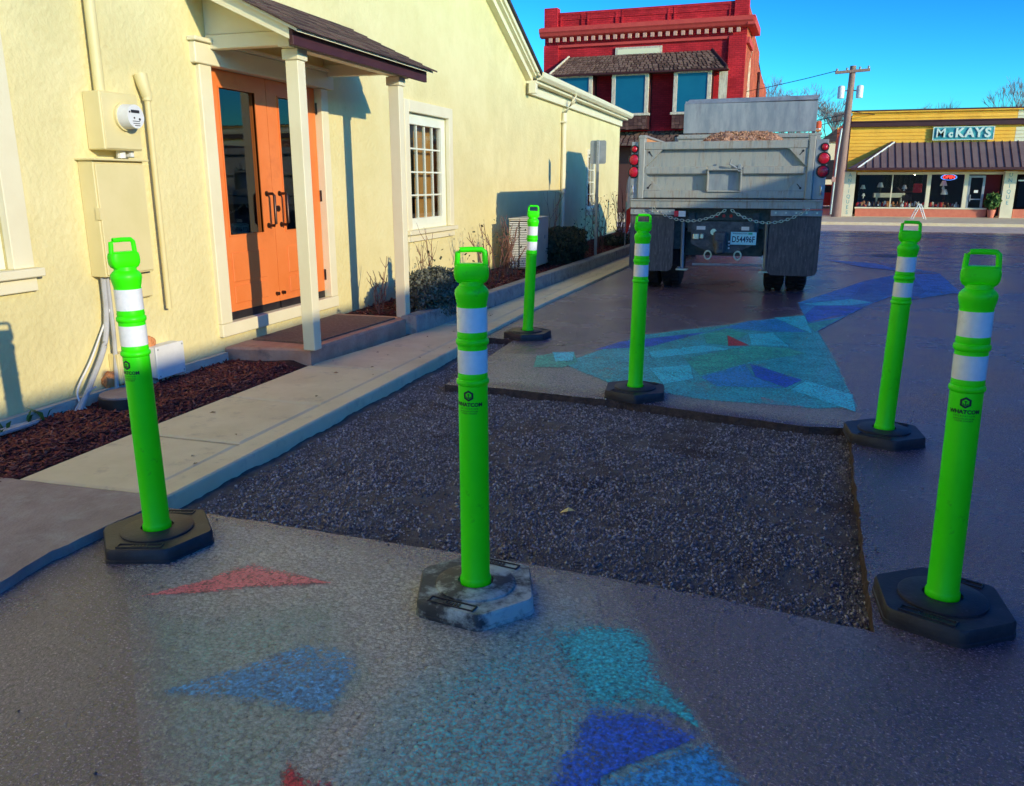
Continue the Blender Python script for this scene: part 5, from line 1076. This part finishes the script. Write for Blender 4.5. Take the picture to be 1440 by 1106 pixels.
# ------------------------------------------------------------------ YELLOW SHOP
ys_ = thing('yellow_shop', 'yellow sided shop with brown metal awning and antique display windows', 'building', (2.5, 36.0, 0))
q = MB()
q.box(.0, 20, .12, .14, 1.75, 4.05); q.box(0, .02, .1, 9, 0, 3.9); q.box(0, 20, 8.9, 9, 0, 4); q.box(19.9, 20, 0.15, 8.9, 0, 4); q.add([(0, .14, 3.95), (20, .14, 3.95), (20, 9, 3.6), (0, 9, 3.6)], [(0, 1, 2, 3)]); q.build('wall', 'yellow', ys_)
z = 1.85; k = 0
while z < 4.05:
    h = .13
    if not (3.42 < z+h/2 < 3.70):
        q = MB(); x1 = 5.72 if True else 20; q.add([(.0, .115, z+h), (x1, .115, z+h), (x1, .085, z+.006), (0, .085, z+.006), (0, .12, z+h), (x1, .12, z+h), (x1, .12, z), (0, .12, z)], [(0, 1, 2, 3), (4, 7, 6, 5), (0, 4, 5, 1), (3, 2, 6, 7), (0, 3, 7, 4), (1, 5, 6, 2)]); q.build('plank', 'yellow', ys_)
        q = MB(); q.add([(x1+.01, .115, z+h), (20, .115, z+h), (20, .085, z+.006), (x1+.01, .085, z+.006)], [(0, 1, 2, 3)]); q.build('plank', 'pale', ys_)
    z += h; k += 1
q = MB(); q.box(-.02, 20, -.04, .12, 3.49, 3.69, .01); q.box(-.04, 20, -.08, .12, 3.66, 3.71, .01); q.box(-.06, 20, .02, .3, 4.06, 4.12, .01); q.build('band', 'maroon', ys_)
q = MB(); q.box(-.03, 20, -.02, .12, 4.02, 4.06); q.build('coping_trim', 'yellow', ys_)
# side boards
for k in range(22):
    y = .16+k*.39; MB().box(-.035, -.002, y, y+.37, 0, 3.85-.02*k, .004).build('side_board', 'pink_board', ys_)
# awning: hipped standing seam
T0, T1, B0, B1 = Vector((1.62, .1, 2.9)), Vector((20, .1, 2.9)), Vector((.30, -.95, 1.93)), Vector((20, -.95, 1.93)); BL = Vector((.0, .1, 1.93))
q = MB(); q.add([B0, B1, T1, T0], [(0, 1, 2, 3)]); q.add([B0, B1, Vector((20, .1, 1.93)), BL], [(0, 1, 2, 3)]); aw = q.build('awning', 'awning', ys_)
q = MB(); q.add([B0, T0, BL], [(0, 1, 2)]); q.build('awning_end', 'hip_grey', aw)
q = MB(); q.box(.06, 20, -1.0, -.951, 1.86, 1.95, .006); q.build('awning_fascia', 'maroon', aw)
q = MB(); q.tube([B0+Vector((0, 0, .02)), T0+Vector((0, 0, .02))], .03, 6); q.build('hip_trim', 'white', aw); q = MB(); q.tube([B0+Vector((-.06, 0, .0)), T0+Vector((-.07, .0, .03))], .035, 6); q.build('hip_trim', 'maroon', aw)
for k in range(44):
    x = .35+k*.262
    f = min(1, (x-.1)/1.52) if x < 1.62 else 1; p0 = Vector((x, -.95, 1.945)); p1 = Vector((x, -.95+1.05*f, 1.945+.97*f)); n_ = Vector((0, -.68, .73))*.018
    q = MB(); w = Vector((.011, 0, 0)); q.add([p0-w, p0+w, p1+w, p1-w, p0-w+n_, p0+w+n_, p1+w+n_, p1-w+n_], [(4, 5, 6, 7), (0, 4, 7, 3), (1, 2, 6, 5), (0, 1, 5, 4)]); q.build('seam', 'maroon', aw)
# shop front
q = MB(); q.box(.45, 5.1, .0, .1, .0, .40); q.box(6.0, 20, .0, .1, 0, .42); q.build('brick_base', 'brick_sill', ys_)
q = MB(); q.box(.42, 5.1, -.03, .1, .40, .46, .005); q.box(.4, 20, .02, .1, 1.70, 1.8, .005); q.box(2.93, 3.07, .0, .1, .46, 1.70, .005); q.box(1.68, 1.72, .03, .09, .46, 1.7); q.box(4.22, 4.36, .0, .1, .46, 1.70, .005); q.build('window_frame', 'column', ys_)
for a, b in ((.5, 1.68), (1.72, 2.93), (3.07, 4.22)): MB().box(a, b, .055, .065, .46, 1.70).build('pane', 'glass', ys_)
MB().box(6.1, 9, .055, .065, .5, 1.6).build('pane', 'glass', ys_); q = MB(); q.box(6.05, 9, .03, .09, 1.45, 1.5); q.box(7.4, 7.45, .03, .09, .5, 1.6); q.build('window_frame', 'white', ys_)
q = MB(); q.box(4.37, 4.45, .02, .09, .02, 1.66); q.box(4.86, 4.94, .02, .09, .02, 1.66); q.box(4.45, 4.86, .02, .09, 1.58, 1.66); q.box(4.45, 4.86, .02, .09, .02, .16); q.box(4.45, 4.86, .03, .08, .76, .80); sdo = q.build('shop_door', 'grey_metal', ys_); MB().box(4.45, 4.86, .05, .06, .16, 1.58).build('glass', 'glass', sdo); MB().box(4.6, 4.74, .04, .05, 1.02, 1.12).build('notice', 'white', sdo); MB().box(4.47, 4.50, -.02, .02, .7, .95).build('handle', 'chrome', sdo)
q = MB(); q.box(4.96, 5.52, .35, .4, 0, 1.75); q.build('recess_wall', 'red_wall', ys_)
for x in (-.08, 5.53):
    MB().box(x, x+.42, -.12, .1, 0, 1.82, .008).build('column', 'column', ys_)
for x, wd, y in ((.13, 'ANTIQUES', -.122), (5.74, 'UNIQUE', -.122)):
    for i, ch in enumerate(wd): text(ch, .2, 'lettering', 'col_ink', ys_, (x, y, 1.68-i*.205), (R(90), 0, 0), .003, sx=.9)
q = MB(); q.add([(.3, 2.2, .02), (9, 2.2, .02), (9, 2.2, 1.8), (.3, 2.2, 1.8), (.3, .12, .02), (9, .12, .02), (9, .12, 1.8), (.3, .12, 1.8)], [(0, 1, 2, 3), (0, 1, 5, 4), (3, 2, 6, 7), (0, 3, 7, 4), (1, 2, 6, 5)]); q.build('interior', 'dark', ys_)
si = thing('shop_sign', 'carved teal sign board reading McKAYS above the awning', 'sign', (6.45, 36.0, 3.2))
MB().box(-1.0, 1.02, -.02, .06, -.215, .225, .01).build('board', 'sign_teal', si); q = MB(); q.box(-1.03, 1.05, -.03, -.0, .225, .25); q.box(-1.03, 1.05, -.03, 0, -.24, -.215); q.box(-1.03, -1.0, -.03, 0, -.215, .225); q.box(1.02, 1.05, -.03, 0, -.215, .225); q.build('border', 'sign_letter', si)
for ch, x, sz, dz in (('M', -.76, .46, .01), ('c', -.42, .34, -.02), ('K', -.12, .46, .01), ('A', .22, .46, .01), ('Y', .54, .46, .01), ('S', .83, .46, .0)):
    text(ch, sz, 'letter', 'sign_letter', si, (x, -.045, dz), (R(90), 0, 0), .02, bold=.004 if ch == 'M' else .016)
ne = thing('neon_sign', 'lit red OPEN sign hanging in the right shop window', 'sign', (6.2, 36.18, 1.60)); text('OPEN', .16, 'lettering', 'neon_red', ne, (0, 0, 0), (R(90), 0, 0), .01, bold=.006); MB().torus((0, 0, 0), .14, .012, 1, 24, 6, 1.9, .75).build('neon_ring', 'neon_blue', ne)
# shop window contents
def lamp(x, y, z, s, lab, i):
    t = thing('table_lamp', lab, 'lamp', (x, y, z)); MB().lathe([(.05*s, 0), (.03*s, .03*s), (.06*s, .12*s), (.015*s, .24*s)], 12).build('base', ['bronze', 'white'][i % 2], t, True); MB().lathe([(.15*s, .22*s), (.07*s, .44*s)], 16).build('lamp_shade', 'white', t, True)
lamp(3.83, 36.5, 1.03, .85, 'white shaded lamp in the left shop window', 0); lamp(3.2, 36.6, 1.0, .7, 'dim lamp by the left column of the shop window', 0); lamp(4.72, 36.55, 1.0, .7, 'squat pale lamp in the middle shop window', 1); lamp(6.1, 36.5, 1.08, .9, 'pale lamp in the right shop window beneath the OPEN sign', 1); lamp(6.15, 36.4, .75, .9, 'lower pale lamp in the right shop window', 0); lamp(3.22, 36.3, .78, .45, 'small bright lamp low in left shop window', 1)
q = MB(); q.box(3.6, 4.75, 36.3, 36.6, .82, 1.0, .02); q.box(3.7, 3.75, 36.3, 36.6, .1, .82); q.box(4.6, 4.65, 36.3, 36.6, .1, .82); q.build('display_bench', 'column', label='long pale bench in the shop window', cat='bench')
q = MB(); q.box(5.0, 5.32, 36.25, 36.3, 1.02, 1.36, .03); q.build('red_pillow', 'red_cloth', label='red pillow in the middle shop window', cat='pillow')
q = MB(); q.tube([(4.45, 36.4, 1.2), (4.6, 36.35, 1.05), (5.0, 36.35, 1.05), (5.15, 36.4, 1.2)], .03, 8); q.box(4.6, 5.0, 36.3, 36.5, .7, .95, .03); q.build('wall_chair', 'bronze', label='dark carved chair back in middle shop window', cat='chair')
cl = thing('ceiling_bulb', 'small lit bulb on the ceiling of the shop window', 'lamp', (5.05, 36.6, 1.74)); q = MB(); q.lathe([(.01, .04), (.03, .03), (.045, 0), (.03, -.03), (.005, -.045)], 12); q.build('bulb', emit('lit_bulb', (1, .8, .55), 90), cl, True)
mb = MB(); rd = random.Random(4)
for i in range(120):
    x = rd.uniform(3.02, 6.7); s_ = rd.uniform(.02, .06); z = .46+rd.uniform(0, .05); h = rd.uniform(.05, .2); mb.cur = rd.randrange(4)
    mb.lathe([(s_, 0), (s_*rd.uniform(.6, 1.3), h*.5), (s_*.5, h)], 8, (x, 36.12+rd.uniform(0, .35), z))
mb.build('shop_trinkets', ['white', 'red_cloth', 'foam', 'bronze'], label='crowd of small trinkets along the shop window sills', kind='stuff')
ab = thing('easel_stand', 'white folding A frame stand on the far sidewalk', 'A frame', (4.95, 33.6, .1))
for s in (-1, 1):
    q = MB()
    for y in (0, .5): q.tube([(s*.22, y, 0), (0, y, .55)], .018, 6)
    q.tube([(s*.11, 0, .275), (s*.11, .5, .275)], .014, 6); q.build('leg_frame', 'white', ab)
pp = thing('potted_plant', 'leafy plant in a reddish pot by the shop door', 'potted plant', (7.75, 35.9, .1)); MB().lathe([(.10, 0), (.15, .28), (.14, .30)], 16).build('pot', 'brick_sill', pp, True); V, F = leaf_cloud(420, (0, 0, .62), (.28, .28, .32), .1, lambda p: p[0]**2+p[1]**2+p[2]**2 < 1); bulk('leaf', V, F, 'leafgreen', pp, kind='stuff')
# ------------------------------------------------------------------ utility pole, wires
up = thing('utility_pole', 'leaning brown timber utility pole with crossarm and two transformers', 'utility pole', (2.2, 35.2, 0))
tilt = lambda z: Vector((z*.018, 0, z))
MB().tube([tilt(0), tilt(1.8), tilt(5.65)], .19, 14, .11).build('pole', 'timber', up, True)
q = MB(); q.box(-.62, .60, -.16, -.06, -.05, .05, .01); a_ = q.build('crossarm', 'timber', up); a_.location = tilt(5.45); a_.rotation_euler = (0, R(-3), 0)
q = MB()
for x in (-.55, -.2, .25, .55): q.lathe([(.035, .05), (.045, .1), (.025, .15)], 8, (x, -.11, 0))
q.build('insulator', 'grey_metal', a_)
for s in (-1, 1):
    c = tilt(4.72)+Vector((s*.33, -.05, 0)); q = MB(); q.lathe([(.12, -.22), (.125, .18), (.10, .22), (.02, .24)], 16, c); o = q.build('transformer', 'white', up, True); q = MB(); q.tube([c+Vector((0, 0, .05)), tilt(4.77)], .025, 6); q.build('bracket', 'grey_metal', o)
q = MB(); q.tube([Vector((-.22, -.18, .2)), Vector((-.17, -.16, 2.4)), Vector((-.1, -.12, 3.4))], .04, 8); q.build('cable_guard', 'grey_metal', up)
q = MB(); q.box(-.30, -.16, -.3, -.2, 1.42, 1.62, .01); q.build('meter_cabinet', 'pink_board', up)
def wire(a, b, sag, r, label):
    mb = MB(); A, B = Vector(a), Vector(b); mb.tube([A.lerp(B, t/16)-Vector((0, 0, sag*4*(t/16)*(1-t/16))) for t in range(17)], r, 5); mb.build('overhead_wire', 'black', label=label, cat='wire')
top = Vector((2.2, 35.2, 0))+tilt(5.5)
wire(top+Vector((-.55, 0, .0)), (-16, 52, 6.4), .8, .014, 'wire leaving the left end of the crossarm toward the red building')
wire(Vector((2.2, 35.2, 0))+tilt(3.95), (-9, 48, 4.2), .5, .016, 'upper drooping cable left of the pole below transformers')
wire(Vector((2.2, 35.2, 0))+tilt(3.75), (-7, 46, 3.5), .3, .014, 'middle drooping cable left of the pole')
wire(Vector((2.2, 35.2, 0))+tilt(3.3), (-6, 50, 3.1), .35, .014, 'lowest drooping cable left of the pole')
wire(Vector((2.2, 35.2, 0))+tilt(4.05), (5.5, 38.0, 4.1), .12, .014, 'short cable from the pole to the yellow shop roof')
# ------------------------------------------------------------------ far things between truck and shop
cr = thing('parked_car', 'small red and white parked car far behind the pole', 'car', (2.35, 46.5, 0))
q = MB(); q.prism([(-.9, .25), (.9, .25), (.92, .75), (.75, .85), (.6, 1.3), (-.6, 1.3), (-.75, .85), (-.92, .75)], 3.6, 1, 0); q.build('body', 'car_paint', cr); MB().box(-.55, .55, -.02, -.005, .9, 1.25).build('rear_window', 'black', cr); q = MB(); q.box(-.85, -.6, -.03, -.003, .6, .75); q.box(.6, .85, -.03, -.003, .6, .75); q.build('tail_light', 'red_lens', cr)
for s in (-1, 1):
    for y in (.6, 2.9): q = MB(); q.disc((s*.75-.1, y, .3), .3, .2, 0, 16); q.build('wheel', 'tyre', cr)
ph = thing('pale_house', 'pale green house front far beyond the utility pole', 'house', (3.6, 58, 0))
q = MB(); q.box(-1.2, 1.2, 0, 8, 0, 4.0); q.build('wall', 'pale', ph); q = MB(); q.prism([(-1.5, 3.9), (1.5, 3.9), (0, 5.0)], 8.4, 1, -.2); q.build('roof', 'roof_dark', ph); q = MB(); q.box(-.8, -.2, -.03, -.003, 1.6, 2.8); q.build('window', 'black', ph)
# bare trees
def tree(loc, H, seed, label, spread=.5, r0=.22, depth=5):
    rd = random.Random(seed); t = thing('bare_tree', label, 'tree', loc, group='bare winter trees beyond the shops'); tr = MB(); cw = MB()
    def grow(p, d, L, r, k):
        q = p+d*L; m = (p+q)*.5+Vector((rd.uniform(-1, 1), rd.uniform(-1, 1), 0))*L*.06
        (tr if k <= 1 else cw).tube([p, m, q], r, 6 if k < 2 else (4 if k < 4 else 3), r*.68, cap=False)
        if k >= depth: return
        for i in range(rd.choice((3, 3, 4)) if k else 4):
            a = rd.uniform(0, 6.28); s = spread*rd.uniform(.5, 1.3)
            grow(q if i else m.lerp(q, .9), (d+Vector((math.cos(a)*s, math.sin(a)*s, rd.uniform(-.05, .35)))).normalized(), L*rd.uniform(.6, .82), max(r*.55, .009), k+1)
    grow(Vector((0, 0, 0)), Vector((0, 0, 1)), H*.27, r0, 0); tr.build('trunk', 'bark', t); cw.build('crown', 'bark', t); return t
tree((18.6, 80, 0), 10.2, 3, 'tallest bare tree above the right end of yellow shop roof', .42, .2, 6)
tree((13.2, 84, 0), 9.8, 4, 'narrow bare tree above the shop sign', .34, .16)
tree((10.8, 86, 0), 9.6, 5, 'bushy bare tree behind the middle of yellow shop roof', .55, .16, 6)
tree((7.6, 84, 0), 9.3, 6, 'low hazy bare tree right of the utility pole', .55, .14)
tree((3.6, 70, 0), 9.2, 7, 'bare tree between the truck and utility pole', .5, .16, 6)
tree((.6, 86, 0), 12.6, 8, 'bare tree rising just above the truck shield', .55, .18, 6)
tree((-.5, 75, 0), 8.6, 9, 'bare tree behind the red building side wall', .45, .16)
# far low vegetation mass
mb = MB(); rd = random.Random(12)
V, F = leaf_cloud(9000, (5, 100, 2.2), (90, 6, 2.4), .9, lambda p: p[2] < .35+.5*mnoise.noise(Vector((p[0]*9, p[1], 0)))); bulk('distant_treeline', V, F, 'leafdark', label='low dark tree line far behind the buildings', kind='stuff')
# ------------------------------------------------------------------ building across the lot, out of frame, whose shadow lies over the lot
sb = thing('grey_building', 'flat roofed grey rendered building on the sunny side of the lot', 'building', (8.3, -30, 0))
HB = .16+12.35*.3136
MB().box(0, 14, 0, 49.2, -.1, HB-.12).build('wall', 'shade_wall', sb); MB().box(-.04, 14.04, -.04, 49.24, HB-.12, HB).build('coping', 'concrete', sb)
for k in range(9):
    y = 26+k*2.6; o = MB().box(-.03, .02, y, y+1.3, 1.0, 2.4, .01).build('window', 'white_frame', sb); MB().box(-.034, -.03, y+.08, y+1.22, 1.08, 2.32).build('pane', 'black', o)
# ------------------------------------------------------------------ litter
yl = MB()
for k in range(1): yl.add([(-.035, -.01, .0), (0, -.022, .012), (.04, .0, .004), (.01, .02, .014), (-.02, .012, .002)], [(0, 1, 3, 4), (1, 2, 3)])
o = yl.build('fallen_leaf', 'yellow_leaf', label='single pale yellow leaf lying on the gravel', cat='leaf'); o.location = (-.81, 3.38, -.05); o.rotation_euler = (0, 0, .4)
q = MB(); rd = random.Random(2)
for i in range(150):
    x, y = rd.uniform(-3.3, -2.55), rd.uniform(3, 16)
    if rd.random() < .6: x, y = rd.uniform(-2.4, 2.5), rd.uniform(5.4, 16)
    z = .034 if x < lerp(KX, y) else .012; a = rd.uniform(0, 6.28); s_ = rd.uniform(.008, .022); c, s2 = math.cos(a)*s_, math.sin(a)*s_
    q.add([(x-c, y-s2, z), (x+s2*.5, y-c*.5, z+.006), (x+c, y+s2, z+.002), (x-s2*.5, y+c*.5, z+.008)], [(0, 1, 2, 3)])
q.build('leaf_litter', 'litter', label='scattered dry leaf scraps on the sidewalk and lot', kind='stuff')

# ------------------------------------------------------------------ pieces that can be told apart become objects of their own
def split(o):
    me = o.data; n = len(me.vertices); p = list(range(n))
    def find(i):
        while p[i] != i: p[i] = p[p[i]]; i = p[i]
        return i
    for e in me.edges:
        a, b = find(e.vertices[0]), find(e.vertices[1])
        if a != b: p[a] = b
    roots = sorted({find(i) for i in range(n)})
    if len(roots) < 2: return
    for r in roots[1:]+[roots[0]]:
        bm = bmesh.new(); bm.from_mesh(me); bm.verts.ensure_lookup_table()
        bmesh.ops.delete(bm, geom=[bm.verts[i] for i in range(n) if find(i) != r], context='VERTS')
        q = bpy.data.meshes.new(o.name.split('.')[0]); bm.to_mesh(q); bm.free()
        for m in me.materials: q.materials.append(m)
        if r == roots[0]: o.data = q
        else: c = o.copy(); c.data = q; COL.objects.link(c)
for o in list(bpy.data.objects):
    if o.type == 'MESH' and o.name.split('.')[0] in ('gusset', 'foot', 'foot_stop', 'hinge', 'screw', 'bolt', 'tow_ring', 'marker_light', 'marker_label', 'plug', 'air_coupling', 'lamp_base_ring'): split(o)
